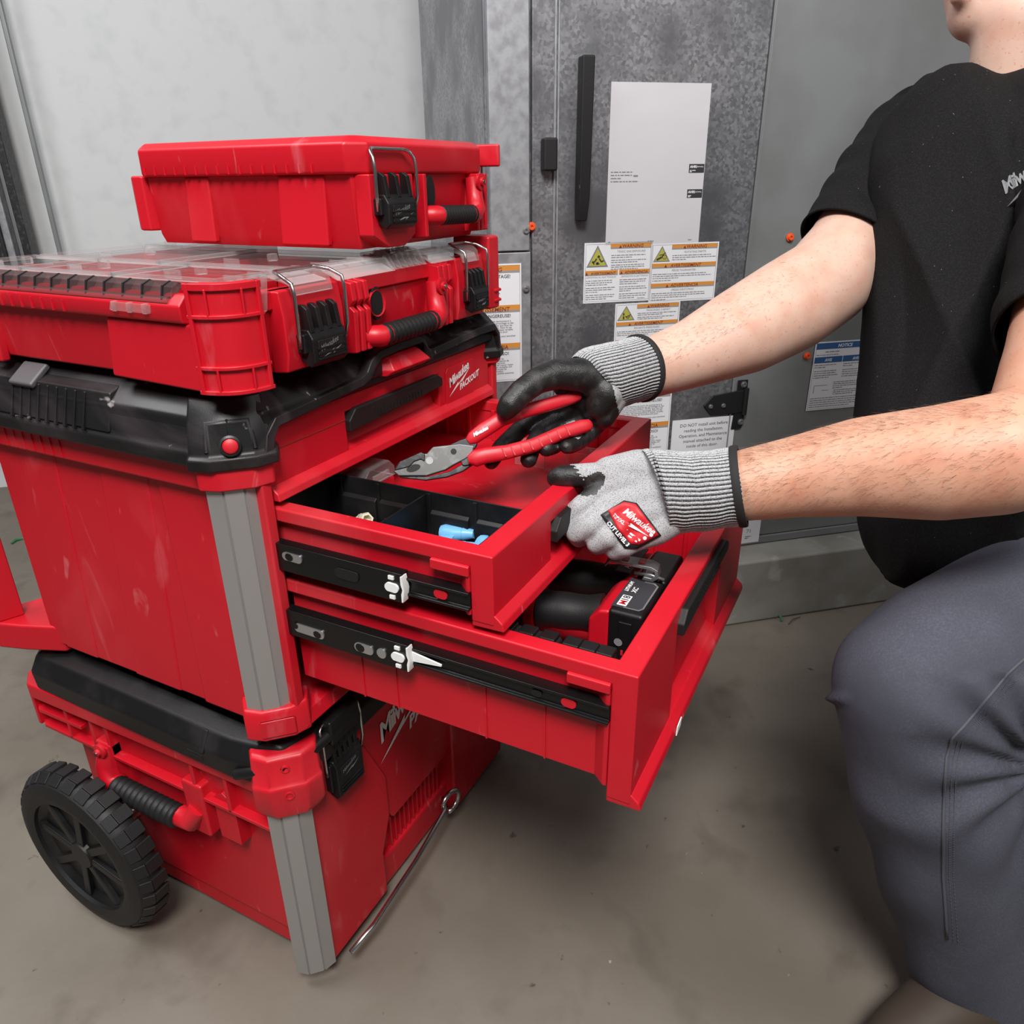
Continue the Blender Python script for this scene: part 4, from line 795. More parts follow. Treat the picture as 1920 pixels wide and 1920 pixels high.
b = MB(); b.prism([(.010, .240), (.030, .240), (.024, .205), (.014, .200)], 'y', oy0 - .006, oy0 + .004); b.build('corner_gusset', clr2, cl, bevel=.001)

# ------------------------------------------------------------------ small case on top
TZ0, TZL, TZ1 = .2475, .331, .372
tc_ = thing('compact_case', 'small red case with black latch standing on the clear organizer lid', 'tool case', (.37, .2, TZ0 + ZO))
tx0, tx1, ty0, ty1 = .200, .512, -.002, .385
def tring(i, z, c=.016): return [R3((x, y, z)) for x, y in ((tx0 + i, ty0 + c), (tx0 + c * 1.2, ty0 + i), (tx1 - .03, ty0 + i), (tx1 - i, ty0 + .03), (tx1 - i, ty1 - .03), (tx1 - .03, ty1 - i), (tx0 + .05, ty1 - i), (tx0 + i, ty1 - .03))]
b = MB(); b.loft([tring(.018, TZ0), tring(.012, TZ0 + .012), tring(.006, TZL)]); b.build('case_body', red, tc_, bevel=.003)
b = MB(); b.loft([tring(-.001, TZL), tring(-.003, TZL + .004), tring(-.003, TZ1 - .008), tring(.01, TZ1)]); ld = b.build('case_lid', red, tc_, bevel=.003)
for k in range(16):
    y = .06 + k * .019; b = MB(); b.box(tx0 - .0048, y, TZL + .002, tx0 - .002, y + .002, TZL + .012); b.build('rim_rib', red, ld)
for y0, y1 in ((.055, .13), (.245, .29)):
    b = MB(); b.prism([(y0, TZ0 + .003), (y1, TZ0 + .003), (y1 - .006, TZL), (y0 - .004, TZL)], 'x', tx0 + .004, tx0 + .014); b.build('side_rib', red, tc_, bevel=.003)
b = MB(); b.prism([(tx0 + .001, ty1 - .022), (tx0 + .02, ty1 - .03), (tx0 + .02, ty1 + .004), (tx0 + .006, ty1 + .004), (tx0 + .001, ty1 - .004)], 'z', TZ0 + .016, TZL + .002); b.build('rear_corner', red, tc_, bevel=.003)
b = MB(); b.prism([(tx0 + .010, TZL), (tx0 + .010, TZ0 + .016), (tx0 + .040, TZ0 + .001), (tx0 + .075, TZ0 + .001), (tx0 + .100, TZ0 + .014), (tx0 + .100, TZL)], 'y', -.010, .012); b.build('latch_seat', red, tc_, bevel=.002)
for x in (.318, .455, .465, .478):
    b = MB(); b.prism([(.01, TZ0 + .006), (-.014, TZ0 + .008), (-.014, TZL), (.01, TZL)], 'x', x, x + .007); b.build('front_rib', red, tc_, bevel=.0015)
b = MB(); b.lathe([(.0005, .001), (.012, .001), (.0145, .003), (.015, .0)], (.348, ty0 + .004, .312), (0, -1, 0), 20); hl = b.build('padlock_eye', red, tc_, smooth=40)
b = MB(); b.plate([(.0105 * math.cos(a), .021 * math.sin(a)) for a in np.arange(0, 6.28, .35)], (R3((.348, ty0, .308 + ZO)), R3((1, 0, 0)), ZV, R3((0, -1, 0))), -.004, .0025); b.build('eye_hole', rub, hl, rel=False)
grip(tc_, (.345, -.018, .281), (.432, -.018, .279), .0125)
latch(tc_, .212, .290, .270, .333, -.010, .352, 3)
b = MB(); b.prism([(.02, .268), (.05, .274), (.05, .32), (.02, .326)], 'x', tx1 - .004, tx1 + .016); l2 = b.build('side_latch', blk, tc_, bevel=.002)
b = MB(); b.tube([(tx1 + .008, .016, .30), (tx1 + .010, .014, .36), (tx1 + .006, .05, .362), (tx1 + .008, .054, .30)], .0022, 8); b.build('wire_bail', zinc, l2, smooth=180)
b = MB(); b.prism([(-.02, .34), (.075, .34), (.075, .37), (-.02, .37)], 'x', tx1 - .003, tx1 + .005); b.build('lid_flange', red, ld, bevel=.003)

# ------------------------------------------------------------------ rolling chest at the bottom
rc = thing('rolling_chest', 'large red wheeled tool chest on the floor carrying the drawer chest', 'rolling tool box', (.25, .24, 0))
RB = -.745
b = MB()                                                   # body: flat sides, arched toe space in front
b.box(-.016, .03, -.72, .53, .50, -.40); b.build('chest_body', red, rc, bevel=.006)
b = MB(); b.prism([(-.018, RB), (.125, RB), (.125, -.66), (.150, -.60), (.150, -.52), (.105, -.42), (.105, -.355), (-.018, -.355)], 'y', .004, .06); b.build('front_block', red, rc, bevel=.004)
b = MB(); b.prism([(.335, -.762), (.518, -.762), (.530, -.70), (.530, -.36), (.34, -.36)], 'y', .002, .10); b.build('front_block', red, rc, bevel=.005)
b = MB(); b.prism([(.100, -.36), (.350, -.36), (.350, -.60), (.320, -.625), (.165, -.625), (.100, -.50)], 'y', .010, .05); fp = b.build('front_panel', red, rc, bevel=.004)
for k in range(12):
    x = .17 + k * .013; b = MB(); b.box(x, .024, -.72, x + .004, .034, -.635); b.build('front_rib', red, rc, bevel=.001)
b = MB(); b.box(-.010, .02, -.762, .53, .48, -.70); b.build('base', red, rc, bevel=.006)
print_text(logo_items(.150, -.462, .042, word2='PACKOUT'), (R3((0, .010, ZO)), R3((1, 0, 0)), ZV, R3((0, -1, 0))), 'logo_lettering', prw, fp, .0012)
# flange under the lid, ribbed at the rear
b = MB(); b.prism([(-.046, .03), (.54, .03), (.54, .56), (-.03, .56), (-.052, .53)], 'z', -.412, -.385); fl = b.build('rim_flange', red, rc, bevel=.004)
b = MB(); b.prism([(-.044, .04), (.0, .04), (.0, .555), (-.03, .555), (-.044, .53)], 'z', -.476, -.47); b.build('rim_flange', red, rc, bevel=.001)
b = MB(); b.prism([(-.044, .43), (.0, .43), (.0, .555), (-.03, .555), (-.046, .53)], 'z', -.445, -.438); b.build('rim_flange', red, rc, bevel=.001)
b = MB(); b.box(-.030, .04, -.476, -.01, .545, -.40); b.build('rim_web', red, rc, bevel=.001)
for y in (.12, .185, .365, .40, .46, .54):
    b = MB(); b.box(-.044, y, -.474, -.02, y + .007, -.41); b.build('rim_web', red, rc, bevel=.0015)
# black lid
b = MB(); rl = lambda i, z: [R3((x, y, z)) for x, y in ((-.058 + i, .09), (-.052 + i, .05), (-.03, .008 + i), (.02, -.006 + i), (.52, -.006 + i), (.555 - i, .04), (.555 - i, .50), (.52, .53 - i), (-.02, .53 - i), (-.052 + i, .50))]
b.loft([rl(.012, -.388), rl(0, -.384), rl(-.002, -.352), rl(.012, -.330), rl(.05, -.318), rl(.07, -.3165)]); lid2 = b.build('lid', blk, rc, bevel=.004)
b = MB(); b.box(-.0595, .135, -.375, -.052, .165, -.365); b.build('lid_rib', blk, lid2, bevel=.002)
b = MB(); b.obox((-.052, .132, -.345), (0, 1, 0), (.5, 0, .85), (-.85, 0, .5), .004, .016, .004); b.build('lid_rib', blk, lid2, bevel=.002)
b = MB(); b.tube([(-.058, .075, -.372), (-.052, .045, -.36), (-.036, .014, -.352), (0, -.004, -.347), (.05, -.008, -.345)], .008, 10); b.build('lid_bead', blk, lid2, smooth=60)
# front corner: red cap on a grey post
rp, rring = corner_post(rc, -.030, .016, -1, -1, -.74, -.415)
rw = [(-.046, -.028), (-.044, .006), (-.023, .020), (.023, .020), (.044, .006), (.046, -.028)]
b = MB(); b.loft([rring([(a * .82, q - .004) for a, q in rw], -.428), rring(rw, -.414), rring(rw, -.378), rring([(a * .96, q - .004) for a, q in rw], -.372), rring([(a * .93, q - .010) for a, q in rw], -.338), rring([(a * .9, q - .016) for a, q in rw], -.334)]); cp = b.build('corner_cap', red, rc, bevel=.003)
Dv = R3((-1, -1, 0)) / math.sqrt(2)
for z, rr_ in ((-.352, .0055), (-.389, .0065)):
    b = MB(); b.lathe([(rr_, -.003), (rr_, .001), (rr_ * .7, .0012), (rr_ * .6, -.002), (.0003, -.002)], R3((-.030, .016, z)) + Dv * (.0135 if z > -.36 else .0205), Dv, 14); b.build('cap_boss', red, cp, smooth=40)
p4, rr4 = corner_post(rc, .530, .016, 1, -1, -.74, -.415)
latch(rc, .020, .092, -.458, -.352, .004, -.336, 5, ybail=.0)
b = MB(); b.box(.026, -.014, -.360, .086, .02, -.322); b.build('latch_hook', blk, rc, bevel=.003)
# side carry handle in a bracket
b = MB(); b.prism([(.135, -.545), (.39, -.545), (.405, -.52), (.405, -.44), (.135, -.44)], 'x', -.026, -.012); b.build('handle_plate', red, rc, bevel=.003)
for y0, y1 in ((.175, .215), (.365, .40)):
    b = MB(); b.prism([(y0, -.545), (y1, -.545), (y1, -.45), (y0, -.45)], 'x', -.046, -.012); b.build('handle_bracket', red, rc, bevel=.004)
b = MB(); pp = []; rr = []
for k in range(12):
    for q_, s_ in ((0., .84), (.25, 1.), (.7, 1.), (.99, .84)): pp.append((-.055, .225 + .135 * (k + q_) / 12, -.518)); rr.append(.0175 * s_)
b.tube(pp, rr, 14); gh = b.build('carry_handle', rub, rc, smooth=60)
b = MB(); b.tube([(-.050, .36, -.52), (-.05, .378, -.515), (-.046, .384, -.49), (-.040, .380, -.455)], [.016, .017, .016, .013], 12); b.build('handle_bracket', red, gh, smooth=60); b = MB(); b.tube([(-.050, .225, -.52), (-.05, .205, -.52), (-.042, .195, -.50)], [.016, .016, .014], 12); b.build('handle_bracket', red, gh, smooth=60)
b = MB(); b.lathe([(.012, 0), (.012, .004), (.006, .005), (.0055, .009), (.0, .009)], (-.052, .378, -.458), (-1, 0, 0), 16); q = b.build('pivot_boss', red, gh, smooth=40)
b = MB(); b.lathe([(.003, .0085), (.003, .0102), (.001, .0105)], (-.052, .378, -.458), (-1, 0, 0), 10); b.build('pivot_pin', zinc, q)
b = MB(); b.lathe([(.004, 0), (.004, .028), (.0, .028)], (-.022, .132, -.535), (-.3, 0, .95), 12); b.prism([(.125, -.545), (.165, -.545), (.165, -.47), (.145, -.455), (.125, -.47)], 'x', -.036, -.012); b.build('strap_lug', red, rc, bevel=.003)
# wheel: treaded tyre, spoked hub
wy, wz, wR, wx0, wx1 = .402, .143 - ZO, .143, -.118, -.074
b = MB(); prof = [(wR * .70, .0), (wR * .80, -.003), (wR * .93, .002), (wR * .985, .012), (wR, .022), (wR, wx1 - wx0 - .012), (wR * .97, wx1 - wx0 - .003), (wR * .8, wx1 - wx0), (wR * .7, wx1 - wx0)]
b.lathe(prof, (wx0, wy, wz), (1, 0, 0), 56, True); wh = b.build('wheel', rub, rc, smooth=30)
for k in range(30):
    a = 2 * math.pi * k / 30; dr = R3((0, math.cos(a), math.sin(a))); tg = R3((0, -math.sin(a), math.cos(a)))
    b = MB(); b.obox(R3((wx0 + .031, wy, wz)) + dr * (wR + .0005), (1, 0, 0), tg, dr, .0125, .0105, .003); b.build('tread_block', rub, wh, bevel=.0012, seg=1)
    b = MB(); b.obox(R3((wx0 + .012, wy, wz)) + dr * (wR * .975), R3((1, 0, 0)) * .8 + dr * .6, tg, R3((-.6, 0, 0)) + dr * .8, .009, .0105, .003); b.build('tread_block', rub, wh, bevel=.0012, seg=1)
b = MB(); b.lathe([(.0005, .004), (.022, .004), (.026, .012), (wR * .62, .014), (wR * .70, .006), (wR * .71, .03), (.0005, .03)], (wx0, wy, wz), (1, 0, 0), 40); hb = b.build('hub', blk, wh, smooth=30)
for k in range(8):
    a = 2 * math.pi * k / 8 + .2; dr = R3((0, math.cos(a), math.sin(a))); tg = R3((0, -math.sin(a), math.cos(a)))
    b = MB(); b.obox(R3((wx0 + .010, wy, wz)) + dr * (wR * .42), dr, tg, (1, 0, 0), wR * .26, .007, .004); b.build('spoke', blk, hb, bevel=.0015)
b = MB(); b.tube([(wx1 - .01, wy, wz), (.03, wy, wz)], .011, 12); b.build('axle', zinc, rc)
# the far wheel and the wire foot stand in front
b = MB(); b.lathe(prof, (.56, wy, wz), (1, 0, 0), 40, True); b.build('wheel', rub, rc, smooth=30)
b = MB(); b.tube([(.30, .004, -.70), (.275, -.014, -.700), (.17, -.022, -.712), (.05, -.025, -.722), (.0, -.02, -.725)], .0042, 10)
lp_ = [R3((.298, -.012, -.700)) + R3((.022 * math.cos(a), -.012 * math.cos(a) * .3, .020 * math.sin(a))) for a in np.arange(-1.9, 3.3, .4)]
b.tube(lp_, .0048, 10); b.build('wire_foot', zinc, rc, smooth=180)
# ================================================================== PERSON
from mathutils.bvhtree import BVHTree
_ico = bmesh.new(); bmesh.ops.create_icosphere(_ico, subdivisions=3, radius=1.0)
IV = np.array([v.co for v in _ico.verts]); IF = [tuple(v.index for v in f.verts) for f in _ico.faces]; _ico.free()
def blob(balls, voxel, smooth=8, fac=.5):
    """one continuous surface grown round a set of (centre, radius) balls"""
    V = []; F = []; n = 0
    for c, r_ in balls:
        V.append(IV * r_ + c); F += [tuple(i + n for i in f) for f in IF]; n += len(IV)
    me = bpy.data.meshes.new('b'); me.from_pydata(np.vstack(V).tolist(), [], F); ob = bpy.data.objects.new('b', me); COL.objects.link(ob)
    md = ob.modifiers.new('r', 'REMESH'); md.mode = 'VOXEL'; md.voxel_size = voxel
    ms = ob.modifiers.new('s', 'SMOOTH'); ms.factor = fac; ms.iterations = smooth
    dg = bpy.context.evaluated_depsgraph_get(); ev = ob.evaluated_get(dg); m2 = bpy.data.meshes.new_from_object(ev)
    P = np.empty(len(m2.vertices) * 3); m2.vertices.foreach_get('co', P); P = P.reshape(-1, 3); Fs = [tuple(p.vertices) for p in m2.polygons]
    NN = np.empty(len(m2.vertices) * 3); m2.vertices.foreach_get('normal', NN); NN = NN.reshape(-1, 3)
    bpy.data.objects.remove(ob); bpy.data.meshes.remove(me); bpy.data.meshes.remove(m2)
    return P, Fs, NN
def chain(pts, step=.22):
    """pts: (x, y, depth, radius) joints -> balls along the smoothly tapering chain"""
    J = [(at(p[0], p[1], p[2]), p[3]) for p in pts]; return wchain(J, step)
def wchain(J, step=.22):
    out = []
    for (a, ra), (b_, rb) in zip(J[:-1], J[1:]):
        n = max(2, int(np.linalg.norm(R3(b_) - R3(a)) / (step * min(ra, rb))))
        out += [(R3(a) * (1 - k / n) + R3(b_) * k / n, ra * (1 - k / n) + rb * k / n) for k in range(n)]
    out.append((R3(J[-1][0]), J[-1][1])); return out
def split(P, F, sel):
    """faces whose index is in sel -> own vertex list"""
    idx = {}; V = []; G = []
    for k in sel:
        f = []
        for i in F[k]:
            if i not in idx: idx[i] = len(V); V.append(P[i])
            f.append(idx[i])
        G.append(tuple(f))
    return np.array(V), G
def fcent(P, F): return np.array([P[list(f)].mean(0) for f in F])

Rsh, Lsh = at(1700, 285, 1.24), at(2085, 300, .92)
FD = R3((-.82, .57, 0)); SD = R3((-.57, -.82, 0))
arm_r = [(1180, 700, .985, .036), (1215, 692, 1.0, .0395), (1300, 662, 1.02, .047), (1400, 617, 1.05, .0625), (1480, 573, 1.08, .069), (1545, 530, 1.11, .068), (1590, 470, 1.145, .065), (1640, 385, 1.20, .066), (1700, 290, 1.25, .068)]
arm_l = [(1330, 915, .865, .036), (1385, 912, .852, .0405), (1500, 893, .835, .0465), (1620, 875, .81, .0545), (1760, 868, .775, .0605), (1870, 852, .752, .0620), (1960, 826, .748, .058), (2000, 660, .80, .058), (2050, 430, .88, .064), (2085, 300, .92, .068)]
head_c = at(1905, -95, 1.06); neck_b = at(1885, 190, 1.09)
body = chain(arm_r) + chain(arm_l) + wchain([(Rsh, .06), ((Rsh + Lsh) / 2 - FD * .03 + R3((0, 0, .0)), .06), (Lsh, .06)])
body += wchain([(neck_b - R3((0, 0, .06)) - FD * .03, .05), (neck_b, .056), (neck_b + R3((0, 0, .10)) + FD * .01, .055), (head_c - R3((0, 0, .03)), .06)])
body += chain([(1890, 330, 1.10, .08), (1880, 600, 1.10, .09), (1920, 950, 1.06, .10)])
for dz, df, r_ in ((.02, 0, .088), (.045, -.02, .085), (.0, .025, .075), (-.045, .035, .062), (-.075, .055, .042), (.03, .045, .062)): body.append((head_c + FD * df + R3((0, 0, dz)), r_))
body += wchain([(head_c + FD * .10 + R3((0, 0, .015)), .011), (head_c + FD * .118 + R3((0, 0, -.022)), .016)]) + [(head_c + FD * .108 + R3((0, 0, -.05)), .015), (head_c + FD * .106 + R3((0, 0, -.062)), .014)]
for s_ in (-1, 1):
    body += wchain([(head_c + SD * s_ * .082 + FD * -.005 + R3((0, 0, .02)), .014), (head_c + SD * s_ * .083 + FD * -.002 + R3((0, 0, -.02)), .010)])
P, F, NN = blob(body, .0055, 10)
person = mesh_obj('person', P, F, skin, None, smooth=180, fix=False)
tanv = np.zeros(len(P)); LA = np.array([c for c, _ in chain(arm_l)])        # the outer side of the near arm is sun-tanned
for i in range(0, len(P), 4000): tanv[i:i + 4000] = (np.linalg.norm(P[i:i + 4000, None] - LA[None], axis=2).min(1) < .085)
at_ = person.data.attributes.new('tan', 'FLOAT', 'POINT'); at_.data.foreach_set('value', tanv.astype(np.float32))
tag(person, 'crouching person in black t-shirt and slate trousers, working gloves on both hands', 'person')
# hair cap, eyes (mostly above the picture)
hb_ = [(head_c + R3((0, 0, .05)) + FD * -.02, .090), (head_c + R3((0, 0, .02)) + FD * -.035, .086), (head_c + R3((0, 0, .065)) + FD * .02, .075)]
P, F, NN = blob(hb_, .006, 6); mesh_obj('hair', P, F, hair2, person, smooth=180, fix=False)
for s_ in (-1, 1):
    b = MB(); b.lathe([(.0005, -.011), (.007, -.008), (.011, 0), (.007, .008), (.0005, .011)], head_c + SD * s_ * .033 + FD * .092 + R3((0, 0, .012)), FD, 12); b.build('eye', white, person, rel=False, smooth=180)
# short hairs on the forearms
BV = BVHTree.FromPolygons([tuple(v.co + person.location) for v in person.data.vertices], [tuple(p.vertices) for p in person.data.polygons])
hv = []; hf = []
def strand(p, d, n_, ln, wd):
    s_ = np.cross(d, n_); s_ /= np.linalg.norm(s_) + 1e-9; q1 = p + d * ln * .5 + n_ * ln * .22; q2 = p + d * ln + n_ * ln * .30; b0 = len(hv)
    hv.extend([p - s_ * wd, p + s_ * wd, p + n_ * wd * 1.2, q1 - s_ * wd * .8, q1 + s_ * wd * .8, q1 + n_ * wd, q2]); hf.extend([(b0, b0 + 1, b0 + 4, b0 + 3), (b0 + 1, b0 + 2, b0 + 5, b0 + 4), (b0 + 2, b0, b0 + 3, b0 + 5), (b0 + 3, b0 + 4, b0 + 6), (b0 + 4, b0 + 5, b0 + 6), (b0 + 5, b0 + 3, b0 + 6)])
def hairs(poly, count, flow, lnr):
    n = 0
    while n < count:
        k = random.randrange(len(poly) - 1); (xa, ya0, yb0), (xb, ya1, yb1) = poly[k], poly[k + 1]; t = random.random(); v = random.random()
        x = xa + (xb - xa) * t; y = (ya0 + (ya1 - ya0) * t) * (1 - v) + (yb0 + (yb1 - yb0) * t) * v
        h = BV.ray_cast(Vector(CAMP), Vector(ray(x, y)).normalized())
        if h[0] is None: n += 1; continue
        p, nr = R3(h[0]), R3(h[1]); d = R3(flow) + R3((random.gauss(0, .28), random.gauss(0, .28), random.gauss(0, .28))); d -= nr * (d @ nr); d /= np.linalg.norm(d) + 1e-9
        strand(p, d, nr, random.uniform(*lnr), .00006 + random.random() * .00004); n += 1
flow_l = (at(1400, 960, .83) - at(1800, 860, .77)); flow_l /= np.linalg.norm(flow_l)
hairs([(1395, 848, 960), (1500, 812, 965), (1620, 790, 960), (1760, 760, 950), (1915, 745, 930)], 900, flow_l, (.006, .014))
hairs([(1395, 844, 870), (1500, 808, 840), (1620, 782, 815), (1760, 752, 790), (1915, 720, 780)], 600, flow_l, (.008, .017))
flow_r = (at(1250, 700, 1.0) - at(1500, 560, 1.08)); flow_r /= np.linalg.norm(flow_r)
hairs([(1240, 618, 690), (1320, 578, 650), (1400, 516, 610), (1500, 440, 520)], 420, flow_r, (.005, .010))
mesh_obj('arm_hair', np.array(hv), hf, hairm, person, smooth=0, fix=False, kind='stuff')

# ---- t-shirt
sl_end = at(1588, 458, 1.155); sl_dir = at(1560, 515, 1.11) - at(1660, 345, 1.18); sl_dir -= CF * (sl_dir @ CF) * .9; sl_dir /= np.linalg.norm(sl_dir)
sl2_end = at(2003, 628, .81); sl2_dir = at(2000, 680, .79) - at(2060, 400, .88); sl2_dir /= np.linalg.norm(sl2_dir)
colA = [(1775, 265, 1.11, .10), (1786, 340, 1.085, .116), (1804, 500, 1.07, .127), (1806, 700, 1.065, .138), (1796, 850, 1.055, .141), (1800, 960, 1.03, .130), (1790, 1018, 1.00, .092)]
tb = chain(colA, .12) + chain([(1990, 260, 1.02, .10), (2010, 350, 1.02, .14), (2020, 600, 1.02, .15), (2020, 850, 1.0, .15), (2000, 1000, .99, .14)], .12) + chain([(1890, 275, 1.09, .10), (1900, 400, 1.10, .14), (1920, 700, 1.08, .15), (1920, 1000, 1.04, .13)], .12)
tb += chain([(1760, 235, 1.15, .075), (1885, 245, 1.09, .085), (2020, 235, .98, .078)])
tb += chain([(1740, 262, 1.20, .080), (1712, 290, 1.22, .080)]) + chain([(2085, 290, .92, .082), (2075, 340, .90, .080)])
P, F, NN = blob(tb, .0065, 9)
# hanging folds: ridges run down the front, gathered towards the waist
d_ = P - CAMP; dep = d_ @ CF; sx_ = (d_ @ CR) / dep * FPX + 960; sy_ = 960 - (d_ @ CU) / dep * FPX
lat = P @ CR; up = P @ CU
tors = np.clip((sx_ - 1640) / 40, 0, 1)
w1 = 1 - 2 * np.abs(np.sin((lat + .10 * up) * 31 + .6 * np.sin(up * 7))) ** .7; w2 = 1 - 2 * np.abs(np.sin((lat - .22 * up) * 19 + .8 + .5 * np.sin(up * 9 + 1))) ** .7; w3 = np.sin(up * 26 + lat * 14)
P = P + NN * ((.009 * w1 + .011 * w2 + .002 * w3) * tors * np.clip((1.30 - P[:, 2]) / .25, .25, 1))[:, None]
V, G = P, F
sh = mesh_obj('t_shirt', V, G, shirt, person, smooth=180, fix=False)
md = sh.modifiers.new('cloth', 'SOLIDIFY'); md.thickness = .0025; md.offset = -1
def sleeve(pts, c, d):
    P, F, NN = blob(chain(pts, .12), .006, 9); up = P @ CU; lat = P @ CR
    P = P + NN * (.0030 * np.sin(up * 75 + lat * 60) * np.sin(lat * 30))[:, None]
    bm = bmesh.new(); vs = [bm.verts.new(p) for p in P]
    for f in F: bm.faces.new([vs[i] for i in f])
    bmesh.ops.bisect_plane(bm, geom=bm.verts[:] + bm.edges[:] + bm.faces[:], plane_co=Vector(c), plane_no=Vector(d), clear_outer=True)
    bm.verts.index_update(); V = np.array([v.co for v in bm.verts]); G = [tuple(v.index for v in f.verts) for f in bm.faces]; bm.free()
    o = mesh_obj('sleeve', V, G, shirt, sh, smooth=180, fix=False); m_ = o.modifiers.new('cloth', 'SOLIDIFY'); m_.thickness = .003; m_.offset = 1
sleeve([(1715, 268, 1.25, .083), (1665, 340, 1.215, .082), (1600, 446, 1.165, .078), (1560, 520, 1.125, .0775)], sl_end, sl_dir)
sleeve([(2085, 290, .92, .082), (2055, 420, .875, .080), (2003, 640, .81, .073), (1995, 720, .79, .072)], sl2_end, sl2_dir)
def ringband(c, d, r_, th, name, m, parent, n=48, wdt=.006, sq=1.0):
    d = d / np.linalg.norm(d); a = np.cross(d, [0, 0, 1.]); a /= np.linalg.norm(a); b_ = np.cross(a, d); mb = MB(); rings = []
    for k in range(n):
        q = math.cos(2 * math.pi * k / n) * a + math.sin(2 * math.pi * k / n) * b_ * sq
        rings.append([c + q * (r_ + th * x) + d * wdt * y for x, y in ((-1, -1), (.6, -1), (1, -.5), (1, .5), (.6, 1), (-1, 1))])
    mb.loft(rings, False, True); return mb.build(name, m, parent, rel=False, smooth=50)
ringband(neck_b + R3((0, 0, .008)) + FD * .002, R3((0, 0, 1)) + FD * .25, .064, .004, 'collar', shirt, person, wdt=.011)
BS = BVHTree.FromPolygons([tuple(v) for v in V], G)
def on_surface(bv, h):
    def f(p):
        hit = bv.ray_cast(Vector(CAMP), Vector(p - CAMP).normalized())
        return p if hit[0] is None else R3(hit[0]) - (p - CAMP) / np.linalg.norm(p - CAMP) * h
    return f
dL = 1.0; o_ = at(1884, 364, dL); u_ = at(1954, 342, dL) - o_; u_ /= np.linalg.norm(u_); v_ = np.cross(-CF, u_); v_ /= np.linalg.norm(v_)
print_text(logo_items(0, 0, .021), (o_, u_, v_, -CF), 'logo_lettering', prd, sh, 0, warp=on_surface(BS, .0015))

# ---- trousers
leg = chain([(2110, 1110, 1.0, .14), (1920, 1196, .91, .1165), (1790, 1245, .87, .102), (1712, 1286, .862, .0895), (1728, 1370, .88, .0880), (1736, 1450, .90, .0875), (1768, 1600, .955, .0860), (1800, 1760, 1.02, .078), (1822, 1850, 1.06, .070)], .15)
leg += chain([(1770, 1290, .90, .095), (1850, 1460, .95, .092), (1895, 1600, .99, .09), (1880, 1790, 1.05, .075)], .15) + chain([(2000, 1300, .98, .12), (1960, 1480, 1.0, .09)], .15)
leg += chain([(2110, 1060, 1.05, .15), (2080, 960, 1.15, .14), (2010, 1200, 1.28, .10), (1930, 1440, 1.32, .085)], .15) + wchain([(at(1930, 1440, 1.32), .085), (R3((1.02, -.95, .09)), .07), (R3((1.18, -1.06, .075)), .055)])
P, F, NN = blob(leg, .0065, 9)
d_ = P - CAMP; dep = d_ @ CF; sx_ = (d_ @ CR) / dep * FPX + 960; sy_ = 960 - (d_ @ CU) / dep * FPX
# creases fanning from the back of the knee, a pinch on the kneecap, sagging rolls on the shin
ang = np.arctan2(sy_ - 1440, 1960 - sx_); rad = np.hypot(sx_ - 1960, sy_ - 1440)
fan = np.sin(ang * 13 + .5) * np.exp(-((rad - 130) / 120) ** 2) * (sy_ > 1270)
sag = np.sin((sy_ - .35 * sx_) / 24.0) * np.clip((sy_ - 1390) / 160, 0, 1) * np.exp(-((sx_ - 1680) / 120) ** 2)
pinch = np.exp(-((sy_ - 1309 - (sx_ - 1562) * .1) / 7) ** 2) * np.clip((1600 - sx_) / 40, 0, 1)
broad = np.sin((sx_ + .6 * sy_) / 55.) * .0015
P = P + NN * (.0055 * fan + .0038 * sag + .010 * pinch + broad)[:, None]
P[:, 2] = np.maximum(P[:, 2], .012)
tr_ = mesh_obj('trousers', P, F, pants, person, smooth=180, fix=False)
BP = BVHTree.FromPolygons([tuple(v) for v in P], F)
sp_ = [(1776, 1760), (1768, 1640), (1768, 1560), (1770, 1480), (1774, 1420), (1784, 1385), (1806, 1362), (1850, 1310), (1890, 1262), (1935, 1222), (1975, 1190)]
def seam(dx, dy, r_, name, m, dash=False):
    pts = []
    for (x0, y0), (x1, y1) in zip(sp_[:-1], sp_[1:]):
        for k in range(6):
            x, y = x0 + (x1 - x0) * k / 6 + dx, y0 + (y1 - y0) * k / 6 + dy; h = BP.ray_cast(Vector(CAMP), Vector(ray(x, y)).normalized())
            if h[0] is not None: pts.append(R3(h[0]) + R3(h[1]) * r_ * .4)
    if dash:
        mb = MB()
        for k in range(0, len(pts) - 1):
            for q in range(3):
                a, c_ = pts[k] + (pts[k + 1] - pts[k]) * q / 3, pts[k] + (pts[k + 1] - pts[k]) * (q + .6) / 3; mb.tube([a, c_], r_, 5)
        return mb.build(name, m, tr_, rel=False, smooth=60, kind='stuff')
    mb = MB(); mb.tube(pts, r_, 8); return mb.build(name, m, tr_, rel=False, smooth=180)
seam(0, 0, .0016, 'outseam', seamm); seam(12, 4, .0006, 'stitching', seamm, True); seam(20, 7, .0006, 'stitching', seamm, True)
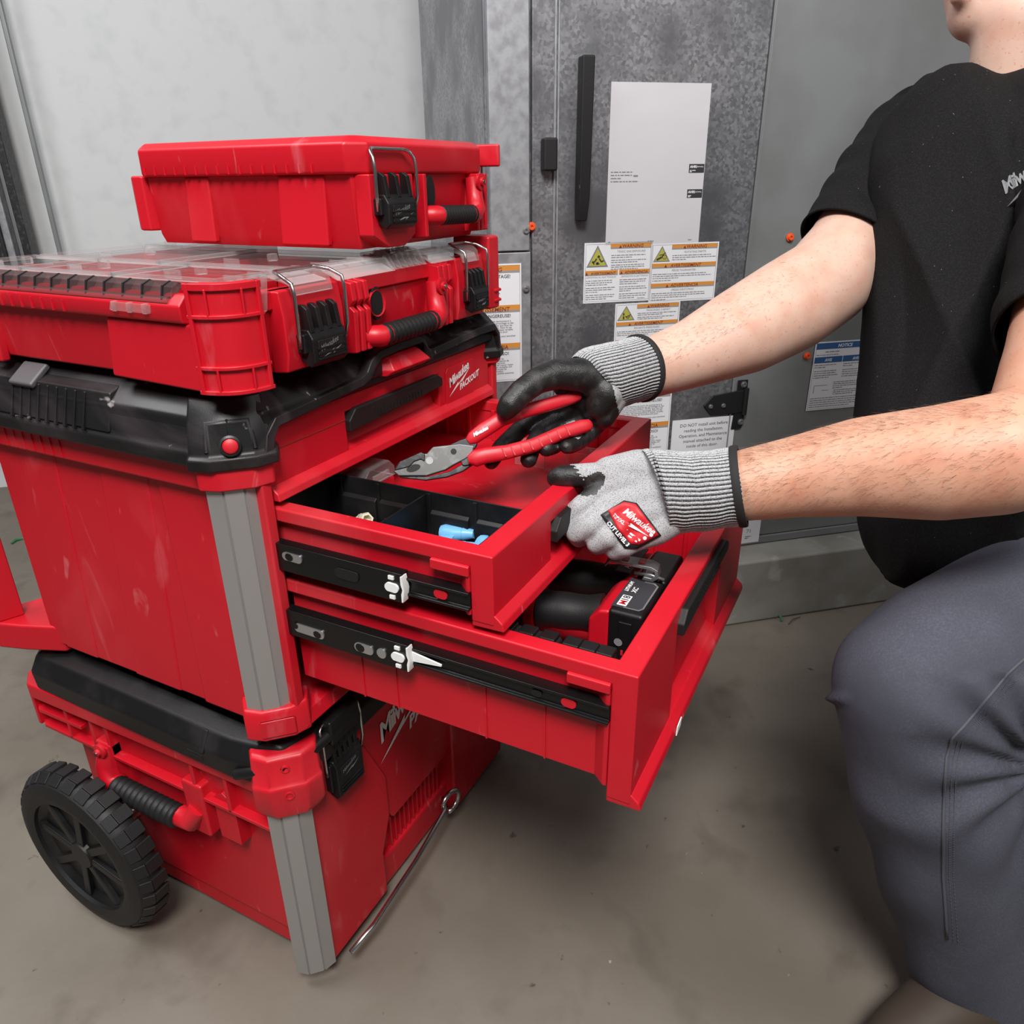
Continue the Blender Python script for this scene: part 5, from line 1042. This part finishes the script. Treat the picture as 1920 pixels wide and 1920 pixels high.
# ---- boots
def boot(ank, dirv, name):
    dirv = R3((dirv[0], dirv[1], 0)); dirv /= np.linalg.norm(dirv); g = R3((ank[0], ank[1], 0))
    bb = wchain([(ank + R3((0, 0, .03)), .062), (g + R3((0, 0, .075)), .058), (g + dirv * .08 + R3((0, 0, .065)), .05), (g + dirv * .16 + R3((0, 0, .055)), .045), (g + dirv * .20 + R3((0, 0, .05)), .038)]) + wchain([(g - dirv * .05 + R3((0, 0, .055)), .042), (g + R3((0, 0, .06)), .05)])
    P, F, NN = blob(bb, .006, 8); P[:, 2] = np.maximum(P[:, 2], .022); bo = mesh_obj(name, P, F, bootm, person, smooth=180, fix=False)
    s = np.cross(dirv, [0, 0, 1.]); pts = []
    for t in np.arange(0, 2 * math.pi, .3):
        x = math.cos(t); pts.append((.075 + .165 * x, (.050 - .008 * (x < 0)) * math.sin(t)))
    mb = MB(); mb.plate(pts, (g, dirv, s, R3((0, 0, 1))), .0, .026); mb.build('boot_sole', rub, bo, rel=False, bevel=.003)
boot(at(1838, 1850, 1.06), FD, 'boot'); boot(R3((1.24, -1.10, .10)), (.9, -.5), 'boot')

# ---- gloves
def cuff(name, path, parent, nr=56, rows=26, wob=.0016, squash=1.0, tilt=0.):
    """ribbed knit cuff: rings along path [(x,y,depth,r)], ribs run along the arm"""
    J = [(at(p[0], p[1], p[2]), p[3]) for p in path]; V = []; F = []; seg = nr * 4; uvu = []
    T = np.linspace(0, len(J) - 1, rows)
    up = None
    for q, t in enumerate(T):
        i = min(int(t), len(J) - 2); f = t - i; c = J[i][0] * (1 - f) + J[i + 1][0] * f; r_ = J[i][1] * (1 - f) + J[i + 1][1] * f; d = J[i + 1][0] - J[i][0]
        if 0 < i and f < .5: d = J[i + 1][0] - J[i - 1][0]
        d /= np.linalg.norm(d); a = np.cross(d, CF); a /= np.linalg.norm(a); b_ = np.cross(a, d)
        for k in range(seg):
            th = 2 * math.pi * k / seg; rib = .0009 * math.cos(nr * th - 2.0)
            fold = wob * math.sin(q * .9 + 2.2 * math.sin(th)) * (.4 + .6 * math.sin(th * 1.0 + .5) ** 2)
            V.append(c - d * tilt * math.cos(th) * (1 - q / (rows - 1)) + (a * math.cos(th) + b_ * math.sin(th) * squash) * (r_ + rib + fold))
    for q in range(rows - 1):
        for k in range(seg): F.append((q * seg + k, q * seg + (k + 1) % seg, (q + 1) * seg + (k + 1) % seg, (q + 1) * seg + k))
    o = mesh_obj(name, V, F, cuffm, parent, smooth=180, fix=True); me = o.data; uvl = me.uv_layers.new(name='UVMap')
    for p in me.polygons:
        ks = [me.loops[l].vertex_index % seg for l in p.loop_indices]; mx_ = max(ks)
        for l, k in zip(p.loop_indices, ks):
            if mx_ - k > seg / 2: k += seg
            uvl.data[l].uv = (k / 4.0, 0)
    return o
def glove(name, label, fingers, palm, thumb, blackfn, voxel=.0023, it=6):
    balls = []
    for f in fingers + [thumb]: balls += chain(f, .18)
    for p in palm: balls += chain(p, .18)
    P, F, NN = blob(balls, voxel, it); fc = fcent(P, F); fn = np.array([NN[list(f)].mean(0) for f in F])
    d_ = fc - CAMP; dep = d_ @ CF; sx = (d_ @ CR) / dep * FPX + 960; sy = 960 - (d_ @ CU) / dep * FPX
    bl = blackfn(sx, sy, dep, fn)
    V, G = split(P, F, np.where(~bl)[0]); g = mesh_obj(name, V, G, knit, person, smooth=180, fix=False, label=label)
    V, G = split(P, F, np.where(bl)[0]); c = mesh_obj('palm_coating', V, G, coat, g, smooth=180, fix=False)
    return g, BVHTree.FromPolygons([tuple(v) for v in P], F)
# near (left) hand closed on the middle drawer's front: thumb on the rim, fingers hooked under the pull
#LGLOVE
fl_ = [[(1135, 915, .876, .0145), (1088, 950, .874, .0125), (1060, 975, .882, .0118), (1062, 992, .900, .0108), (1078, 975, .925, .0095)],
       [(1150, 950, .866, .0145), (1108, 985, .862, .0130), (1080, 1000, .872, .0122), (1085, 1010, .895, .0110), (1100, 990, .925, .0095)],
       [(1170, 985, .858, .0140), (1142, 1008, .856, .0128), (1118, 1020, .868, .0118), (1120, 1024, .892, .0108), (1130, 1000, .922, .0092)],
       [(1198, 1010, .854, .0130), (1172, 1026, .856, .0115), (1152, 1034, .868, .0105), (1152, 1034, .888, .0096), (1160, 1012, .915, .0085)]]
th_ = [(1205, 900, .872, .020), (1160, 893, .872, .0165), (1122, 890, .880, .0148), (1085, 892, .886, .0146), (1054, 894, .890, .0142), (1044, 896, .893, .0125)]
pa_ = [[(1240, 905, .866, .026), (1185, 902, .872, .022), (1135, 915, .876, .015)], [(1245, 925, .862, .028), (1195, 940, .866, .024), (1150, 950, .866, .0155)], [(1250, 945, .860, .026), (1205, 965, .860, .023), (1170, 985, .858, .0145)], [(1265, 965, .856, .022), (1230, 990, .856, .020), (1198, 1010, .854, .0135)],
       [(1290, 915, .860, .036), (1245, 925, .862, .030)], [(1255, 890, .866, .029), (1195, 880, .872, .0235), (1140, 882, .878, .0165)]]
def bl_left(x, y, d, n):
    away = n @ CF
    k = (x < 1092 + (y - 893) * .9 + 4 * np.sin(y * .9)) & (y < 928) & (y > 860)                     # thumb
    k |= away > .18
    k |= (d > .893) & (x < 1135) & (y > 930)
    k |= ((x - 1110) * .75 - (y - 908) * .66) ** 2 / 29 ** 2 + ((y - 908) * .75 + (x - 1110) * .66) ** 2 / 17 ** 2 < 1     # web of the thumb
    return k
gl, BG = glove('work_glove', 'grey knit glove with black thumb gripping the middle drawer front', fl_, pa_, th_, bl_left)
cuff('glove_cuff', [(1226, 920, .864, .0440), (1234, 921, .864, .0470), (1262, 922, .862, .0465), (1300, 922, .860, .0455), (1345, 917, .857, .0445), (1384, 912, .852, .0440)], gl, wob=.0009, tilt=.020)
ringband(at(1385, 912, .852), at(1400, 910, .849) - at(1370, 914, .855), .0450, .0022, 'cuff_binding', band, gl, wdt=.0045)
# back-of-hand patch
dq = .835; O = at(1126, 965, dq); u_ = at(1180, 1005, dq) - at(1126, 965, dq); u_ /= np.linalg.norm(u_); n_ = -CF; v_ = np.cross(n_, u_); v_ /= np.linalg.norm(v_)
def q2(x, y): p = at(x, y, dq) - O; return (float(p @ u_), float(p @ v_))
def dens(poly, m_=6):
    out = []
    for (a, c_) in zip(poly, poly[1:] + poly[:1]): out += [(a[0] + (c_[0] - a[0]) * k / m_, a[1] + (c_[1] - a[1]) * k / m_) for k in range(m_)]
    return out
def surf_patch(poly, h, name, m, parent, grid=14):
    """a sewn patch: fan of points laid on the glove"""
    bd = dens(poly, 8); c_ = (sum(p[0] for p in bd) / len(bd), sum(p[1] for p in bd) / len(bd)); V = []; F = []; n = len(bd); w_ = on_surface(BG, h)
    rings = [0.02, .2, .4, .6, .8, 1.0]
    for rr in rings:
        for p in bd: V.append(w_(O + u_ * (c_[0] + (p[0] - c_[0]) * rr) + v_ * (c_[1] + (p[1] - c_[1]) * rr)))
    for k in range(len(rings) - 1):
        for i in range(n): F.append((k * n + i, k * n + (i + 1) % n, (k + 1) * n + (i + 1) % n, (k + 1) * n + i))
    o = mesh_obj(name, V, F, m, parent, smooth=180, fix=True); s = o.modifiers.new('t', 'SOLIDIFY'); s.thickness = .001; s.offset = 0; return o
pk = surf_patch([q2(*p) for p in ((1126, 965), (1170, 938), (1194, 943), (1240, 1004), (1195, 1029), (1171, 1028))], .0016, 'patch', glovek, gl)
surf_patch([q2(*p) for p in ((1140, 957), (1170, 941), (1192, 945), (1235, 1003), (1200, 1021), (1183, 1020), (1158, 992))], .0026, 'patch_panel', glovel, gl)
wp_ = on_surface(BG, .0036); fr_p = (O, u_, v_, n_)
a, c_ = q2(1166, 961)
lg = [('Milwaukee', a, c_, .0112, dict(shear=.3, bold=.0002, sx=.92, space=.95)), ('poly', [(a - .004, c_ - .0005), (a + .016, c_ - .0052), (a + .0145, c_ - .0035), (a + .040, c_ - .0035), (a + .014, c_ - .0078), (a + .0165, c_ - .0058)])]
a, c_ = q2(1147, 968); lg.append(('10"/XL', a, c_, .0058, dict(bold=.00012)))
a, c_ = q2(1152, 962); a2, c2_ = q2(1176, 994); lg.append(('poly', [(a, c_), (a2, c2_), (a2 + .0004, c2_ + .0005), (a + .0004, c_ + .0005)]))
a, c_ = q2(1180, 1001); lg += [('poly', [(a, c_), (a + .014, c_), (a + .014, c_ + .0022), (a, c_ + .0022)]), ('poly', [(a, c_ - .003), (a + .012, c_ - .003), (a + .012, c_ - .0014), (a, c_ - .0014)])]
for k in (0, 1):
    a, c_ = q2(1209 + k * 12, 1009 - k * 6); lg.append(('poly', [(a + .0022 * math.cos(t), c_ + .0022 * math.sin(t)) for t in np.arange(0, 6.2, .7)]))
print_text(lg, fr_p, 'patch_lettering', prw, gl, 0, warp=wp_)
a, c_ = q2(1137, 981); a2, c2_ = q2(1172, 1021); ag = math.atan2(c2_ - c_, a2 - a)
print_text([('CUT LEVEL 3', a, c_, .0062, dict(bold=.00022, ang=ag))], fr_p, 'patch_lettering', prw, gl, 0, warp=wp_)
# far (right) hand round the pliers: thumb along the top handle, fingers wrapped underneath
fr_ = [[(1092, 738, .985, .0150), (1030, 768, 1.002, .0135), (975, 805, .998, .0125), (940, 838, .975, .0115), (921, 866, .950, .0100)],
       [(1105, 755, .980, .0150), (1060, 782, 1.000, .0140), (1015, 812, .992, .0132), (996, 842, .965, .0122), (991, 862, .945, .0108)],
       [(1117, 770, .975, .0145), (1088, 798, .990, .0135), (1058, 822, .978, .0125), (1036, 836, .952, .0116), (1024, 842, .938, .0100)],
       [(1128, 785, .968, .0130), (1108, 810, .975, .0120), (1085, 828, .962, .0112), (1070, 836, .946, .0102), (1062, 838, .938, .0090)]]
tr2 = [(1130, 715, .955, .024), (1088, 703, .940, .0215), (1045, 701, .930, .0190), (1008, 713, .920, .0165), (978, 735, .912, .0158), (957, 758, .910, .0150), (949, 769, .912, .0125)]
pr_ = [[(1160, 695, .972, .028), (1092, 715, .975, .022), (1060, 720, .97, .018)], [(1160, 705, .970, .030), (1105, 745, .972, .022)], [(1155, 715, .966, .030), (1120, 765, .966, .021)], [(1150, 725, .960, .026), (1130, 780, .962, .017)], [(1195, 692, .985, .036), (1150, 700, .970, .032)], [(1135, 735, .950, .024), (1120, 765, .952, .016)]]
def bl_right(x, y, d, n):
    k = np.ones(len(x), bool)
    k &= ~((n @ CU > .55) & (x > 1035) & (d > .945))
    k &= ~((x > 1140 + (y - 690) * .25) & (y < 790))
    k &= ~((n @ CF > .7) & (x > 1075) & (y < 780))
    return k
gr, BG2 = glove('work_glove', 'glove with black coated palm holding the red pliers', fr_, pr_, tr2, bl_right)
cuff('glove_cuff', [(1112, 714, .962, .0370), (1120, 711, .963, .0415), (1142, 706, .966, .0418), (1170, 699, .976, .0410), (1199, 691, .988, .0415)], gr, wob=.0005, tilt=.014)
ringband(at(1200, 691, .989), at(1225, 684, 1.000) - at(1175, 697, .978), .0428, .0020, 'cuff_binding', band, gr, wdt=.0040)

# ================================================================== PLIERS
pt_ = lambda x, y, d: at(x, y, d)
plr = thing('pliers', 'red-handled combination pliers held over the middle drawer', 'pliers', tuple(at(870, 860, .925)))
dP = .925
frp = (at(865, 843, dP), CR, CU, -CF); k_ = dP / FPX
def pp2(x, y): return ((x - 865) * k_, -(y - 843) * k_)
b = MB(); b.plate([pp2(*p) for p in ((738, 884), (748, 868), (785, 850), (800, 851), (812, 838), (832, 836), (862, 832), (890, 836), (886, 852), (872, 862), (852, 872), (836, 882), (800, 893), (748, 893))], frp, -.006, .004); jw = b.build('jaw', jawm, plr, rel=False, bevel=.0016)
b = MB(); b.plate([pp2(*p) for p in ((740, 883), (750, 866), (790, 848), (798, 852), (797, 866), (790, 862), (778, 866), (768, 876))], frp, -.008, .0055); b.build('jaw', dsteel, plr, rel=False, bevel=.0012)
b = MB(); b.plate([pp2(*p) for p in ((744, 888), (800, 894), (840, 885), (876, 866), (900, 850), (895, 866), (868, 884), (838, 895), (798, 901), (752, 896))], frp, -.009, .001); b.build('jaw', dsteel, plr, rel=False, bevel=.0012)
b = MB(); b.plate([pp2(*p) for p in ((836, 838), (862, 826), (880, 820), (896, 832), (890, 842), (870, 840), (850, 840))], frp, -.007, .0035); b.build('shank', dsteel, plr, rel=False, bevel=.0012)
b = MB(); b.plate([pp2(*p) for p in ((862, 862), (880, 846), (898, 852), (888, 872), (868, 874))], frp, -.008, .003); b.build('shank', dsteel, plr, rel=False, bevel=.0012)
for (x, y), r_, m_ in (((851, 847), .0036, rub), ((806, 864), .0046, steel)):
    b = MB(); u, v = pp2(x, y); b.plate([(u + r_ * math.cos(t), v + r_ * math.sin(t)) for t in np.arange(0, 6.28, .4)], frp, .0035, .0046); b.build('pivot' if m_ is rub else 'jaw_mark', m_, jw, rel=False, smooth=0)
b = MB(); u, v = pp2(776, 878); b.plate([(u + .0085 * math.cos(t), v + .0045 * math.sin(t) + .002 * math.cos(t)) for t in np.arange(0, 6.28, .4)], frp, .0036, .0044); b.build('jaw_gap', rub, jw, rel=False, smooth=0)
def flat_tube(path, name, m, nrm=-CF):
    rings = []; J = [(at(x, y, d), w_, t_) for x, y, d, w_, t_ in path]
    for i, (c_, w_, t_) in enumerate(J):
        tg = J[min(i + 1, len(J) - 1)][0] - J[max(i - 1, 0)][0]; tg /= np.linalg.norm(tg); s = np.cross(tg, nrm); s /= np.linalg.norm(s); n2 = np.cross(s, tg)
        rings.append([c_ + s * w_ * math.copysign(abs(math.cos(a)) ** .7, math.cos(a)) + n2 * t_ * math.copysign(abs(math.sin(a)) ** .7, math.sin(a)) for a in np.arange(0, 6.28, 2 * math.pi / 16)])
    b = MB(); b.loft(rings); return b.build(name, m, plr, rel=False, smooth=50)
hu = flat_tube([(878, 828, .924, .005, .005), (886, 822, .924, .0085, .0065), (905, 808, .925, .0095, .007), (940, 786, .928, .0092, .0075), (985, 770, .935, .0090, .0078), (1030, 758, .943, .0088, .0078), (1070, 746, .950, .0085, .0075), (1084, 741, .953, .0075, .0068), (1088, 740, .954, .004, .004)], 'handle', red)
hl_ = flat_tube([(878, 862, .920, .005, .005), (890, 860, .920, .0105, .007), (910, 854, .921, .0100, .0075), (950, 848, .925, .0090, .0078), (1000, 835, .932, .0088, .0080), (1050, 813, .940, .0088, .0078), (1090, 800, .947, .0088, .0075), (1104, 797, .950, .0075, .0068), (1109, 796, .951, .004, .004)], 'handle', red)
for x, y, d in ((945, 849, .924), (962, 846, .926), (979, 841, .929), (996, 836, .931), (1013, 830, .934), (1030, 822, .937), (1047, 815, .9395), (1064, 809, .942)):
    c_ = at(x, y, d); tg = at(x + 10, y - 5, d) - c_; tg /= np.linalg.norm(tg); s = np.cross(tg, -CF); b = MB(); b.obox(c_ - CF * .0078, s, tg, -CF, .006, .0008, .0008); b.build('grip_notch', red, hl_, rel=False)
o_ = at(888, 818, .917); u_ = at(930, 795, .919) - o_; u_ /= np.linalg.norm(u_); v_ = np.cross(-CF, u_)
print_text([('Milwaukee', 0, -.001, .0068, dict(shear=.35, bold=.0002, sx=.8, space=.85))], (o_, u_, v_, -CF), 'logo_lettering', prw, hu, .0008)

# ================================================================== LITTER
def fl(x, y): d = ray(x, y); t = -CAMP[2] / d[2]; return CAMP + d * t
c_ = fl(1465, 1166); b = MB(); b.tube([c_ + R3((0, 0, .003)), c_ + R3((.004, .004, .012)), c_ + R3((.006, .01, .016))], [.003, .0035, .002], 6); tag(b.build('plastic_scrap', green, rel=False), 'tiny green plastic scrap on the floor by the concrete pad', 'scrap')
a, c_ = fl(1478, 1172), fl(1500, 1158); b = MB(); b.tube([a + R3((0, 0, .002)), (a + c_) / 2 + R3((0, .004, .006)), c_ + R3((0, 0, .002))], [.001, .0018, .001], 6); tag(b.build('twig', twig, rel=False), 'thin dry twig on the floor next to the green scrap', 'twig')
c_ = fl(22, 1021); b = MB(); b.tube([c_ + R3((0, 0, .004)), c_ + R3((.02, .01, .006)), c_ + R3((.04, .0, .004))], [.003, .005, .002], 6); tag(b.build('plastic_scrap', green, rel=False), 'green plastic scrap on the floor left of the drawer chest', 'scrap')
